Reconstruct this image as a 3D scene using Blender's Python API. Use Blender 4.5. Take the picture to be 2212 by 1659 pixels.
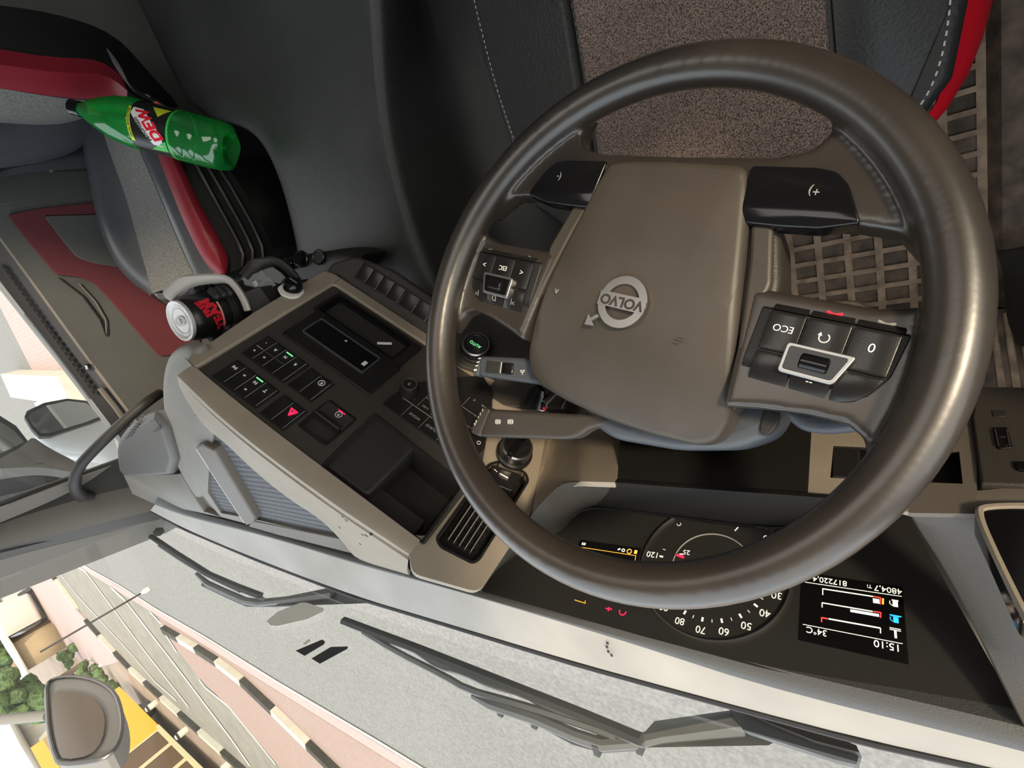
import bpy, bmesh, math, random
from mathutils import Vector, Matrix
random.seed(7)
for o in list(bpy.data.objects): bpy.data.objects.remove(o)
SC = bpy.context.scene
COL = SC.collection
V = Vector
# ------------------------------------------------------------------ camera
# vehicle axes: X = towards passenger side, Y = towards windscreen, Z = up, cab floor at z = 0
FPX = 1057.538
CAM = V((-0.1690551, -0.0657925, 1.1591998))
RC = Matrix(((-0.7990828, 0.2403034, -0.5511088), (0.0550637, 0.9420483, 0.3309274), (0.5986941, 0.2340923, -0.7660066)))
cd = bpy.data.cameras.new('camera'); cam = bpy.data.objects.new('camera', cd); COL.objects.link(cam)
cd.sensor_width = 36; cd.sensor_fit = 'HORIZONTAL'; cd.lens = FPX / 2212 * 36; cd.clip_start = .01; cd.clip_end = 500
m = Matrix((RC[0], -RC[1], -RC[2])).transposed().to_4x4(); m.translation = CAM
cam.matrix_world = m
SC.camera = cam
# ------------------------------------------------------------------ light
SC.view_settings.view_transform = 'Standard'; SC.view_settings.look = 'None'
SC.view_settings.exposure = 0.25; SC.view_settings.gamma = 1; SC.view_settings.use_curve_mapping = False
W = bpy.data.worlds.new('sky'); SC.world = W; W.use_nodes = True
bg = W.node_tree.nodes['Background']; bg.inputs[1].default_value = 2.5
# hazy afternoon sky: warmer on the sun's side, bluer ahead of the cab
_t = W.node_tree.nodes.new('ShaderNodeTexCoord'); _d = W.node_tree.nodes.new('ShaderNodeVectorMath'); _d.operation = 'DOT_PRODUCT'; _d.inputs[1].default_value = (.35, .93, .10)
_r = W.node_tree.nodes.new('ShaderNodeValToRGB'); _m = W.node_tree.nodes.new('ShaderNodeMapRange'); _m.inputs[1].default_value = -1; _m.inputs[2].default_value = 1
_r.color_ramp.elements[0].position = .25; _r.color_ramp.elements[0].color = (1, .93, .82, 1); _r.color_ramp.elements[1].position = .85; _r.color_ramp.elements[1].color = (.82, .905, 1, 1)
W.node_tree.links.new(_t.outputs['Generated'], _d.inputs[0]); W.node_tree.links.new(_d.outputs['Value'], _m.inputs[0]); W.node_tree.links.new(_m.outputs[0], _r.inputs[0]); W.node_tree.links.new(_r.outputs[0], bg.inputs[0])
sd = bpy.data.lights.new('sun', 'SUN'); sd.energy = 3.4; sd.angle = math.radians(6); sd.color = (1, .80, .56)
sun = bpy.data.objects.new('sun', sd); COL.objects.link(sun)
sun.rotation_euler = V((-.62, -.30, .62)).to_track_quat('Z', 'Y').to_euler()

def ray(u, v):
    d = V(((u - 1106) / FPX, (v - 829.5) / FPX, 1))
    return (RC.transposed() @ d).normalized()
def P(u, v, x=None, y=None, z=None, t=None):
    d = ray(u, v)
    if x is not None: t = (x - CAM.x) / d.x
    elif y is not None: t = (y - CAM.y) / d.y
    elif z is not None: t = (z - CAM.z) / d.z
    return CAM + d * t
class Fr:
    """a working plane: origin, horizontal axis h, up axis v, normal n"""
    def __init__(s, O, h, v):
        s.O = V(O); s.h = V(h).normalized(); v = V(v); s.v = (v - s.h * v.dot(s.h)).normalized(); s.n = s.h.cross(s.v)
        s.M = Matrix((s.h, s.v, s.n)).transposed().to_4x4(); s.M.translation = s.O
    def __call__(s, u, v, off=0):
        d = ray(u, v); t = (s.O + s.n * off - CAM).dot(s.n) / d.dot(s.n); p = CAM + d * t - s.O
        return (p.dot(s.h), p.dot(s.v))
    def w(s, a, b, c=0): return s.O + s.h * a + s.v * b + s.n * c
WF = Fr((0, 0, 0), (1, 0, 0), (0, 1, 0))
# ------------------------------------------------------------------ materials
MT = {}
def mat(name, col, rough=.5, metal=0., bump=0., bscale=300., var=0., vscale=8., emis=0., spec=.5, trans=0., ior=1.45, coat=0., dist=.001, ecol=None, col2=None, detail=3):
    if name in MT: return MT[name]
    m = bpy.data.materials.new(name); m.use_nodes = True; nt = m.node_tree; b = nt.nodes['Principled BSDF']
    b.inputs['Base Color'].default_value = (*col, 1); b.inputs['Roughness'].default_value = rough; b.inputs['Metallic'].default_value = metal
    b.inputs['Specular IOR Level'].default_value = spec; b.inputs['IOR'].default_value = ior
    b.inputs['Transmission Weight'].default_value = trans; b.inputs['Coat Weight'].default_value = coat; b.inputs['Coat Roughness'].default_value = .3 if name == 'wheel_rubber' else .1
    tc = nt.nodes.new('ShaderNodeTexCoord')
    if emis: b.inputs['Emission Color'].default_value = (*(ecol or col), 1); b.inputs['Emission Strength'].default_value = emis
    if var:
        n = nt.nodes.new('ShaderNodeTexNoise'); n.inputs['Scale'].default_value = vscale; n.inputs['Detail'].default_value = detail
        nt.links.new(tc.outputs['Object'], n.inputs['Vector'])
        r = nt.nodes.new('ShaderNodeValToRGB'); c2 = col2 or tuple(min(1, c * (1 + var)) for c in col)
        r.color_ramp.elements[0].position = .35; r.color_ramp.elements[1].position = .68
        r.color_ramp.elements[0].color = (*[c * (1 - var) for c in col], 1) if not col2 else (*col, 1); r.color_ramp.elements[1].color = (*c2, 1)
        nt.links.new(n.outputs[0], r.inputs[0]); nt.links.new(r.outputs[0], b.inputs['Base Color'])
    if bump:
        n = nt.nodes.new('ShaderNodeTexNoise'); n.inputs['Scale'].default_value = bscale; n.inputs['Detail'].default_value = 2
        nt.links.new(tc.outputs['Object'], n.inputs['Vector'])
        bp = nt.nodes.new('ShaderNodeBump'); bp.inputs['Strength'].default_value = bump; bp.inputs['Distance'].default_value = dist
        nt.links.new(n.outputs[0], bp.inputs['Height']); nt.links.new(bp.outputs[0], b.inputs['Normal'])
    MT[name] = m; return m
mat('wheel_rubber', (.024, .019, .015), .36, coat=.8, bump=.05, bscale=1600, var=.3, vscale=9, col2=(.040, .031, .025))
mat('pad_plastic', (.064, .053, .043), .40, bump=.14, bscale=2200, var=.12, vscale=14)
mat('black_plastic', (.014, .013, .013), .33, bump=.12, bscale=900)
mat('button_black', (.013, .012, .012), .28, bump=.06, bscale=900, coat=.1)
mat('gloss_black', (.006, .006, .007), .12)
mat('dark_plastic', (.030, .029, .028), .5, bump=.4, bscale=900)
mat('console_dark', (.040, .035, .030), .62, bump=.3, bscale=900)
mat('tray_dark', (.022, .021, .020), .55, bump=.3, bscale=900)
mat('beige', (.29, .245, .195), .5, bump=.25, bscale=900, var=.05, vscale=20)
mat('grey_trim', (.165, .150, .128), .5, bump=.3, bscale=700, var=.06, vscale=12)
mat('column_sky_grey', (.070, .079, .093), .42, bump=.3, bscale=900)  # grey plastic tinted with the blue of reflected sky
mat('tunnel', (.040, .041, .040), .42, bump=.55, bscale=420, var=.18, vscale=5)
mat('cowl', (.085, .087, .087), .6, bump=.5, bscale=700)
mat('ledge', (.37, .345, .315), .6, bump=.2, bscale=300, var=.1, vscale=8)
mat('leather', (.022, .022, .022), .42, bump=.6, bscale=260)
mat('silver_glare_leather', (.055, .058, .066), .3, bump=.3, bscale=300)  # silver parts, and black seat leather with glare put into its colour
mat('fabric', (.045, .032, .028), .95, bump=1., bscale=1000, var=.5, vscale=620, col2=(.47, .345, .285), dist=.002)
mat('fabric_grey', (.085, .083, .078), .95, bump=.8, bscale=500, var=.4, vscale=300, col2=(.20, .195, .18))
mat('red_vinyl', (.62, .004, .018), .38, bump=.1, bscale=300)
mat('red_dark', (.20, .012, .022), .4, bump=.2, bscale=300)
mat('door_red', (.12, .026, .035), .8, bump=.4, bscale=400)
mat('door_grey', (.092, .096, .094), .6, bump=.4, bscale=500, var=.08, vscale=6)
mat('pod_grey', (.070, .065, .058), .5, bump=.3, bscale=700)
mat('pillar', (.18, .17, .152), .6, bump=.2, bscale=500)
mat('rubber_black', (.02, .02, .021), .6)
mat('thread', (.62, .60, .55), .8)
mat('mat_rubber', (.11, .09, .072), .75, bump=.5, bscale=200, var=.4, vscale=30, col2=(.30, .22, .165))
mat('mat_dust', (.52, .385, .28), .85, bump=.5, bscale=200, var=.3, vscale=40)
mat('metal', (.50, .49, .48), .38, metal=1.)
mat('satin', (.48, .46, .44), .35, metal=1., bump=.05)
mat('dark_metal', (.10, .095, .09), .35, metal=1.)
mat('wiper_hazed', (.11, .11, .108), .5)  # dark wiper parts, haze put into the lighter grey
mat('side_brown', (.125, .108, .092), .5, bump=.25, bscale=900)
mat('hood_black', (.012, .011, .010), .8, spec=.2)
mat('arm_silver', (.42, .40, .37), .38)
mat('housing_brown', (.040, .034, .029), .42, bump=.3, bscale=900)
mat('stalk_brown', (.058, .050, .043), .42, bump=.3, bscale=900)
mat('white_ink', (.80, .78, .74), .6, emis=.12)  # white print given a faint glow of its own
mat('dim_ink', (.35, .33, .31), .6)
mat('dark_ink', (.035, .03, .028), .5)
mat('green_led', (.1, .9, .25), .5, emis=.8, ecol=(.25, 1, .35))
mat('red_led', (.9, .02, .08), .5, emis=.75, ecol=(1, .02, .10))
mat('amber_led', (.9, .35, .03), .5, emis=1.1, ecol=(1, .45, .06))
mat('screen_ink', (.8, .8, .7), .5, emis=.7, ecol=(1, .98, .80))
mat('screen_white', (.9, .9, .9), .5, emis=1.1, ecol=(1, 1, 1))
mat('screen_red', (.9, .05, .06), .5, emis=.9, ecol=(1, .06, .05))
mat('screen_blue', (.02, .35, .9), .5, emis=1., ecol=(.03, .45, 1))
mat('dial_white', (.75, .75, .70), .5, emis=.35, ecol=(1, .98, .9))
mat('screen_glass', (.004, .004, .004), .22)
mat('cluster_face', (.020, .019, .018), .5, bump=.2, bscale=900)
mat('red_ink', (.7, .03, .06), .5, emis=.3)  # red print that also glows faintly
mat('bottle_green', (.02, .42, .07), .08, trans=.85, ior=1.15)
mat('label_black', (.012, .012, .012), .3)
mat('label_red', (.75, .01, .03), .35)
mat('label_white', (.8, .8, .78), .4)
mat('label_yellow', (.62, .72, .03), .4)
mat('label_green', (.05, .5, .08), .4)
mat('can_red', (.70, .02, .04), .3)
mat('can_pink', (.85, .35, .33), .35)
mat('can_lid', (.78, .76, .76), .3, metal=.3)
mat('white_plastic', (.72, .71, .66), .45)
mat('mirror_glass', (.75, .78, .78), .03, metal=1.)
mat('tape', (.03, .03, .03), .6)
mat('sticker', (.75, .75, .70), .7)
mat('grille_cloth', (.15, .158, .17), .8, bump=.6, bscale=900)
mat('orange_led', (.9, .3, .05), .5)
mat('road', (.19, .182, .16), .9, bump=.4, bscale=30, var=.1, vscale=2, dist=.01)
mat('asphalt', (.165, .168, .165), .9, bump=.5, bscale=30, var=.16, vscale=30, dist=.01)
mat('paint_white', (.50, .50, .46), .7)
mat('kerb_black', (.035, .033, .027), .8, var=.3, vscale=4)
mat('kerb_white', (.45, .44, .38), .8, var=.06, vscale=4)
mat('earth', (.24, .19, .15), .9, var=.15, vscale=1)
mat('yellow_paint', (.60, .36, .012), .35)
mat('bus_glass', (.10, .06, .03), .15)
mat('frame_cream', (.50, .46, .28), .5)
mat('van_white', (.5, .5, .47), .35)
mat('leaf', (.07, .12, .04), .9, var=.5, vscale=3, bump=1, bscale=6, dist=.2)
mat('bark', (.12, .08, .05), .9)
mat('wall_cream', (.36, .28, .17), .9, var=.1, vscale=1)
mat('wall_grey', (.40, .38, .33), .9, var=.1, vscale=1)
mat('ceiling_cloth', (.40, .39, .37), .9)
mat('wall_dark', (.22, .215, .20), .8)

def brick_mat(name, c1, c2, mortar, scale, sq=2):
    m = bpy.data.materials.new(name); m.use_nodes = True; nt = m.node_tree; b = nt.nodes['Principled BSDF']; b.inputs['Roughness'].default_value = .9
    tc = nt.nodes.new('ShaderNodeTexCoord'); t = nt.nodes.new('ShaderNodeTexBrick'); t.inputs['Scale'].default_value = scale
    t.inputs['Color1'].default_value = (*c1, 1); t.inputs['Color2'].default_value = (*c2, 1); t.inputs['Mortar'].default_value = (*mortar, 1); t.inputs['Mortar Size'].default_value = .012
    nt.links.new(tc.outputs['Object'], t.inputs['Vector']); nt.links.new(t.outputs[0], b.inputs['Base Color']); MT[name] = m
brick_mat('pavers', (.26, .185, .16), (.275, .20, .18), (.20, .15, .13), 4.0)
brick_mat('pavers_side', (.34, .26, .25), (.36, .28, .27), (.28, .21, .20), 3.0)
def glass_mat(name, tint=(1, 1, 1), dust=.0):
    m = bpy.data.materials.new(name); m.use_nodes = True; nt = m.node_tree; nt.nodes.clear()
    o = nt.nodes.new('ShaderNodeOutputMaterial'); tr = nt.nodes.new('ShaderNodeBsdfTransparent'); tr.inputs[0].default_value = (*tint, 1)
    gl = nt.nodes.new('ShaderNodeBsdfGlossy'); gl.inputs['Roughness'].default_value = .02
    mx = nt.nodes.new('ShaderNodeMixShader'); mx.inputs[0].default_value = .025
    nt.links.new(tr.outputs[0], mx.inputs[1]); nt.links.new(gl.outputs[0], mx.inputs[2])
    last = mx
    if dust:
        df = nt.nodes.new('ShaderNodeBsdfDiffuse'); df.inputs[0].default_value = (.8, .8, .78, 1)
        m2 = nt.nodes.new('ShaderNodeMixShader'); m2.inputs[0].default_value = dust
        nt.links.new(mx.outputs[0], m2.inputs[1]); nt.links.new(df.outputs[0], m2.inputs[2]); last = m2
    nt.links.new(last.outputs[0], o.inputs[0]); MT[name] = m
glass_mat('glass', (.97, .98, .97), .03); glass_mat('clear_plastic', (.7, .72, .74), .06)
def weave_mat(name, c1, c2, sc):
    m = bpy.data.materials.new(name); m.use_nodes = True; nt = m.node_tree; b = nt.nodes['Principled BSDF']; b.inputs['Roughness'].default_value = .8
    tc = nt.nodes.new('ShaderNodeTexCoord'); t = nt.nodes.new('ShaderNodeTexVoronoi'); t.inputs['Scale'].default_value = sc; t.inputs['Randomness'].default_value = .15
    r = nt.nodes.new('ShaderNodeValToRGB'); r.color_ramp.elements[0].position = .25; r.color_ramp.elements[1].position = .55
    r.color_ramp.elements[0].color = (*c1, 1); r.color_ramp.elements[1].color = (*c2, 1)
    nt.links.new(tc.outputs['Object'], t.inputs['Vector']); nt.links.new(t.outputs[0], r.inputs[0]); nt.links.new(r.outputs[0], b.inputs['Base Color']); MT[name] = m
weave_mat('mesh_cloth', (.19, .195, .21), (.05, .052, .06), 300)
# ------------------------------------------------------------------ object helpers
WM = {}
GROUPS = {'windscreen_wiper': 'wipers parked at the foot of the windscreen', 'side_mirror': 'wing mirrors outside the passenger door', 'kerb': 'painted kerbs along the road', 'lamp_post': 'thin poles by the road', 'bollard': 'white bollards by the far kerb', 'roadside_building': 'buildings beyond the road', 'leafy_tree': 'trees beyond the road', 'shrub': 'shrubs beyond the road'}
def thing(name, label, cat, loc=(0, 0, 0), group=None, kind=None):
    o = bpy.data.objects.new(name, None); COL.objects.link(o); o.location = loc; o.empty_display_size = .05
    WM[o.name] = Matrix.Translation(V(loc)); tag(o, label, cat, group or GROUPS.get(name), kind); return o
def tag(o, label=None, cat=None, group=None, kind=None):
    if label: o['label'] = label
    if cat: o['category'] = cat
    if group: o['group'] = group
    if kind: o['kind'] = kind
    return o
def obj(name, bm, mt, parent=None, smooth=True, angle=35, loc=None):
    """bm in world coordinates; vertices are stored relative to the thing's base"""
    me = bpy.data.meshes.new(name)
    bmesh.ops.recalc_face_normals(bm, faces=bm.faces)
    base = WM[parent.name] if parent is not None else Matrix.Translation(V(loc)) if loc is not None else Matrix()
    bm.transform(base.inverted())
    for f in bm.faces: f.smooth = smooth and f.material_index == 0; f.material_index = 0
    for e in bm.edges:
        if len(e.link_faces) == 2 and e.calc_face_angle(0) > math.radians(angle): e.smooth = False
    bm.to_mesh(me); bm.free()
    me.materials.append(MT[mt] if isinstance(mt, str) else mt)
    o = bpy.data.objects.new(name, me); COL.objects.link(o)
    if parent is not None: o.parent = parent
    else: o.matrix_world = base
    WM[o.name] = base
    return o
def part(name, bm, mt, parent, label=None, **k):
    o = obj(name, bm, mt, parent, **k)
    if label: o['label'] = label
    return o
def struct(name, bm, mt, **k):
    o = obj(name, bm, mt, None, **k); o['kind'] = 'structure'; return o
def chaikin(pts, n=1, closed=True):
    for _ in range(n):
        q = []; N = len(pts)
        rng = range(N) if closed else range(N - 1)
        if not closed: q.append(pts[0])
        for i in rng:
            a, b = V(pts[i]), V(pts[(i + 1) % N]); q += [a.lerp(b, .25), a.lerp(b, .75)]
        if not closed: q.append(pts[-1])
        pts = q
    return pts
def rnd(pts, r, seg=4):
    """round the corners of a closed 2D outline by radius r"""
    out = []; N = len(pts)
    for i in range(N):
        p0, p, p1 = V(pts[i - 1]), V(pts[i]), V(pts[(i + 1) % N])
        a = p0 - p; b = p1 - p; la, lb = a.length, b.length
        if la < 1e-9 or lb < 1e-9: continue
        rr = min(r[i] if isinstance(r, (list, tuple)) else r, la * .45, lb * .45)
        if rr < 1e-6: out.append(p); continue
        A = p + a / la * rr; B = p + b / lb * rr
        for k in range(seg + 1):
            t = k / seg; out.append(A * (1 - t) ** 2 + p * 2 * t * (1 - t) + B * t * t)
    return out
def rect(a0, a1, b0, b1): return [(a0, b0), (a1, b0), (a1, b1), (a0, b1)]
def inset(pts, d):
    N = len(pts); area = sum(pts[i][0] * pts[(i + 1) % N][1] - pts[(i + 1) % N][0] * pts[i][1] for i in range(N))
    s = 1 if area > 0 else -1; out = []
    for i in range(N):
        p0, p, p1 = V(pts[i - 1]).to_2d(), V(pts[i]).to_2d(), V(pts[(i + 1) % N]).to_2d()
        e0 = (p - p0); e1 = (p1 - p)
        e0 = e0.normalized() if e0.length > 1e-9 else e1.normalized(); e1 = e1.normalized() if e1.length > 1e-9 else e0
        n0 = V((-e0.y, e0.x)) * s; n1 = V((-e1.y, e1.x)) * s; n = n0 + n1
        if n.length < 1e-6: n = n0
        n.normalize(); c = max(.5, n.dot(n0)); out.append(p + n * (d / c))
    if d > 1e-5 and N < 260:
        P2 = [(q[0], q[1]) for q in pts]; ok = []
        for o in out:
            dm = 1e9; ox, oy = o.x, o.y
            for i in range(N):
                ax, ay = P2[i]; bx, by = P2[(i + 1) % N]; ex, ey = bx - ax, by - ay; l2 = ex * ex + ey * ey
                t = 0 if l2 < 1e-18 else max(0, min(1, ((ox - ax) * ex + (oy - ay) * ey) / l2))
                q = (ax + ex * t - ox) ** 2 + (ay + ey * t - oy) ** 2
                if q < dm: dm = q
            ok.append(dm > (d * .97) ** 2)
        good = [i for i in range(N) if ok[i]]
        if len(good) >= 3:
            for i in range(N):
                if not ok[i]:
                    a = i; b = i
                    while not ok[a % N]: a -= 1
                    while not ok[b % N]: b += 1
                    out[i] = out[a % N].copy() if i - a <= b - i else out[b % N].copy()
    return out
def body_bm(fr, outl, top, bot, r=0, seg=3, bm=None, hfun=None, cuts=(), dome=0):
    """a solid with rounded upper rim: outline in the plane of fr, from height bot to top"""
    bm = bm or bmesh.new(); loops = [(outl, bot)]
    if r > 0:
        for k in range(seg + 1):
            th = math.pi / 2 * k / seg; loops.append((inset(outl, r * (1 - math.cos(th))), top - r * (1 - math.sin(th))))
    else: loops.append((outl, top))
    if dome:
        base = loops[-1][0]; sz = min(max(p[0] for p in base) - min(p[0] for p in base), max(p[1] for p in base) - min(p[1] for p in base))
        for k in range(1, 6):
            f = k / 6; loops.append((inset(base, sz * .42 * f), top + dome * math.sin(f * math.pi / 2)))
    b2 = bmesh.new(); rings = []
    for l, h in loops: rings.append([b2.verts.new((p[0], p[1], h)) for p in l])
    N = len(outl)
    for A, B in zip(rings, rings[1:]):
        for i in range(N):
            try: b2.faces.new((A[i], A[(i + 1) % N], B[(i + 1) % N], B[i]))
            except ValueError: pass
    cA_ = b2.faces.new(rings[0][::-1]); cB_ = b2.faces.new(rings[-1])
    if not hfun: cA_.material_index = 1; cB_.material_index = 1
    bmesh.ops.remove_doubles(b2, verts=b2.verts[:], dist=2e-6)
    for (ax, val) in cuts:
        co = V((val, 0, 0)) if ax == 'a' else V((0, val, 0)); no = V((1, 0, 0)) if ax == 'a' else V((0, 1, 0))
        bmesh.ops.bisect_plane(b2, geom=b2.verts[:] + b2.edges[:] + b2.faces[:], plane_co=co, plane_no=no, dist=1e-7)
    if hfun:
        for v in b2.verts: v.co.z += hfun(v.co.x, v.co.y)
    b2.transform(fr.M)
    me = bpy.data.meshes.new('t'); b2.to_mesh(me); b2.free(); bm.from_mesh(me); bpy.data.meshes.remove(me)
    return bm
def body(name, mt, parent, fr, outl, top, bot, r=0, label=None, **k):
    return part(name, body_bm(fr, outl, top, bot, r, **k), mt, parent, label)
def box(bm, fr, a0, a1, b0, b1, c0, c1):
    return body_bm(fr, rect(a0, a1, b0, b1), c1, c0, 0, bm=bm)
def wbox(bm, p0, p1):
    return box(bm, WF, min(p0[0], p1[0]), max(p0[0], p1[0]), min(p0[1], p1[1]), max(p0[1], p1[1]), min(p0[2], p1[2]), max(p0[2], p1[2]))
def tube(pts, r, seg=10, closed=False, bm=None, flat=None):
    """swept tube; r may be a list; flat=(normal, k) squashes the section along normal"""
    bm = bm or bmesh.new(); pts = [V(p) for p in pts]; N = len(pts); rings = []; up = None
    for i, p in enumerate(pts):
        a = pts[i - 1] if (i or closed) else p; b = pts[(i + 1) % N] if (i < N - 1 or closed) else p
        t = (b - a).normalized()
        if flat: n = (flat[0] - t * flat[0].dot(t)).normalized()
        elif up is None: n = t.orthogonal().normalized()
        else: n = (up - t * up.dot(t)).normalized()
        up = n; s = t.cross(n); rr = r[i] if isinstance(r, (list, tuple)) else r; k = flat[1] if flat else 1
        rings.append([bm.verts.new(p + (n * math.cos(x) * k + s * math.sin(x)) * rr) for x in [2 * math.pi * j / seg for j in range(seg)]])
    for i in range(N if closed else N - 1):
        A, B = rings[i], rings[(i + 1) % N]
        for j in range(seg): bm.faces.new((A[j], A[(j + 1) % seg], B[(j + 1) % seg], B[j]))
    if not closed: bm.faces.new(rings[0][::-1]); bm.faces.new(rings[-1])
    return bm
def lathe(O, ax, prof, seg=32, bm=None, ph0=0, ph1=2 * math.pi, rmod=None):
    bm = bm or bmesh.new(); ax = V(ax).normalized(); u = ax.orthogonal().normalized(); w = ax.cross(u); rings = []
    full = abs(ph1 - ph0 - 2 * math.pi) < 1e-6; n = seg if full else seg + 1
    for (r, h) in prof:
        if r < 1e-6: rings.append([bm.verts.new(V(O) + ax * h)]); continue
        ring = []
        for j in range(n):
            th = ph0 + (ph1 - ph0) * j / seg; k = rmod(th, h) if rmod else 1
            ring.append(bm.verts.new(V(O) + ax * h + (u * math.cos(th) + w * math.sin(th)) * r * k))
        rings.append(ring)
    for A, B in zip(rings, rings[1:]):
        for j in range(seg):
            j2 = (j + 1) % n
            if len(A) == 1 and len(B) == 1: continue
            if len(A) == 1: bm.faces.new((A[0], B[j2], B[j]))
            elif len(B) == 1: bm.faces.new((A[j], A[j2], B[0]))
            else: bm.faces.new((A[j], A[j2], B[j2], B[j]))
    if full:
        if len(rings[0]) > 1: bm.faces.new(rings[0][::-1])
        if len(rings[-1]) > 1: bm.faces.new(rings[-1])
    return bm
def resample(pts, n):
    pts = [V(p) for p in pts]; L = [0]
    for a, b in zip(pts, pts[1:]): L.append(L[-1] + (b - a).length)
    out = []
    for k in range(n):
        s = L[-1] * k / (n - 1); i = 0
        while i < len(L) - 2 and L[i + 1] < s: i += 1
        f = (s - L[i]) / max(1e-9, L[i + 1] - L[i]); out.append(pts[i].lerp(pts[i + 1], min(1, max(0, f))))
    return out
def loft(curves, n=12, bulge=0, bvec=V((0, 0, 1)), bm=None, between=1, thick=0, tvec=None):
    """skin through 3D polylines, optionally bulged between them and given thickness along tvec"""
    bm = bm or bmesh.new(); cs = [resample(chaikin(c, 2, False), n) for c in curves]; rows = []
    for i in range(len(cs) - 1):
        for k in range(between):
            f = k / between; rows.append([a.lerp(b, f) + bvec * bulge * math.sin(f * math.pi) for a, b in zip(cs[i], cs[i + 1])])
    rows.append(cs[-1]); vs = [[bm.verts.new(p) for p in r] for r in rows]
    for A, B in zip(vs, vs[1:]):
        for j in range(n - 1): bm.faces.new((A[j], A[j + 1], B[j + 1], B[j]))
    if thick:
        tv = (tvec or V((0, 0, -1))) * thick
        us = [[bm.verts.new(v.co + tv) for v in r] for r in vs]
        for A, B in zip(us, us[1:]):
            for j in range(n - 1): bm.faces.new((A[j], B[j], B[j + 1], A[j + 1]))
        R_ = len(vs) - 1
        for j in range(n - 1):
            bm.faces.new((vs[0][j], us[0][j], us[0][j + 1], vs[0][j + 1])); bm.faces.new((vs[R_][j], vs[R_][j + 1], us[R_][j + 1], us[R_][j]))
        for i in range(R_):
            bm.faces.new((vs[i][0], vs[i + 1][0], us[i + 1][0], us[i][0])); bm.faces.new((vs[i][-1], us[i][-1], us[i + 1][-1], vs[i + 1][-1]))
    return bm
def slab(pts, vec, bm=None):
    """prism from a 3D polygon and a thickness vector"""
    bm = bm or bmesh.new(); A = [bm.verts.new(V(p)) for p in pts]; B = [bm.verts.new(V(p) + V(vec)) for p in pts]; N = len(A)
    bm.faces.new(A); bm.faces.new(B[::-1])
    for i in range(N): bm.faces.new((A[i], B[i], B[(i + 1) % N], A[(i + 1) % N]))
    return bm
def text_bm(s, fr, a, b, c, size, rot=0, ext=.00015, bm=None, sx=1, bold=0, shear=0):
    cu = bpy.data.curves.new('t', 'FONT'); cu.body = s; cu.size = size; cu.align_x = 'CENTER'; cu.align_y = 'CENTER'; cu.extrude = ext; cu.offset = bold; cu.shear = shear
    o = bpy.data.objects.new('t', cu); me = o.to_mesh(); bm = bm or bmesh.new()
    b2 = bmesh.new(); b2.from_mesh(me); o.to_mesh_clear(); bpy.data.objects.remove(o); bpy.data.curves.remove(cu)
    b2.transform(fr.M @ Matrix.Translation((a, b, c)) @ Matrix.Rotation(rot, 4, 'Z') @ Matrix.Diagonal((sx, 1, 1, 1)))
    me = bpy.data.meshes.new('t'); b2.to_mesh(me); b2.free(); bm.from_mesh(me); bpy.data.meshes.remove(me); return bm
def text(name, s, mt, parent, fr, a, b, c, size, label=None, **k):
    o = part(name, text_bm(s, fr, a, b, c, size, **k), mt, parent, label, smooth=False); return o
def ring2(fr, a, b, c, r, w, bm=None, seg=24, t0=0, t1=2 * math.pi, h=.0004):
    bm = bm or bmesh.new(); full = abs(t1 - t0 - 2 * math.pi) < 1e-6
    pts = [(t0 + (t1 - t0) * i / seg) for i in range(seg + 1)]
    for i in range(seg):
        q = []
        for (rr, tt) in ((r, pts[i]), (r + w, pts[i]), (r + w, pts[i + 1]), (r, pts[i + 1])): q.append(fr.w(a + rr * math.cos(tt), b + rr * math.sin(tt), c))
        slab(q, fr.n * h, bm)
    return bm
def line2(fr, a0, b0, a1, b1, w, c, h=.0003, bm=None):
    bm = bm or bmesh.new(); d = V((a1 - a0, b1 - b0)); n = V((-d.y, d.x)).normalized() * w / 2
    slab([fr.w(a0 + n.x, b0 + n.y, c), fr.w(a1 + n.x, b1 + n.y, c), fr.w(a1 - n.x, b1 - n.y, c), fr.w(a0 - n.x, b0 - n.y, c)], fr.n * h, bm); return bm
def remesh(o, vox, it=6):
    md = o.modifiers.new('r', 'REMESH'); md.mode = 'VOXEL'; md.voxel_size = vox; md.use_smooth_shade = True
    ms = o.modifiers.new('s', 'SMOOTH'); ms.iterations = it; ms.factor = .5
def subsurf(o, n=2):
    md = o.modifiers.new('s', 'SUBSURF'); md.levels = n; md.render_levels = n

def bottle_mat():
    m = bpy.data.materials.new('bottle_green'); m.use_nodes = True; nt = m.node_tree; nt.nodes.clear()
    o = nt.nodes.new('ShaderNodeOutputMaterial'); tr = nt.nodes.new('ShaderNodeBsdfTransparent'); tr.inputs[0].default_value = (.10, .75, .22, 1)
    df = nt.nodes.new('ShaderNodeBsdfDiffuse'); df.inputs[0].default_value = (.02, .40, .08, 1); gl = nt.nodes.new('ShaderNodeBsdfGlossy'); gl.inputs['Roughness'].default_value = .08
    a = nt.nodes.new('ShaderNodeMixShader'); a.inputs[0].default_value = .35; b = nt.nodes.new('ShaderNodeMixShader'); b.inputs[0].default_value = .10
    nt.links.new(tr.outputs[0], a.inputs[1]); nt.links.new(df.outputs[0], a.inputs[2]); nt.links.new(a.outputs[0], b.inputs[1]); nt.links.new(gl.outputs[0], b.inputs[2]); nt.links.new(b.outputs[0], o.inputs[0]); MT['bottle_green'] = m
bottle_mat()
mat('seal_hazed', (.07, .07, .068), .5)  # black seal rubber lifted to grey, standing in for haze
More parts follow.
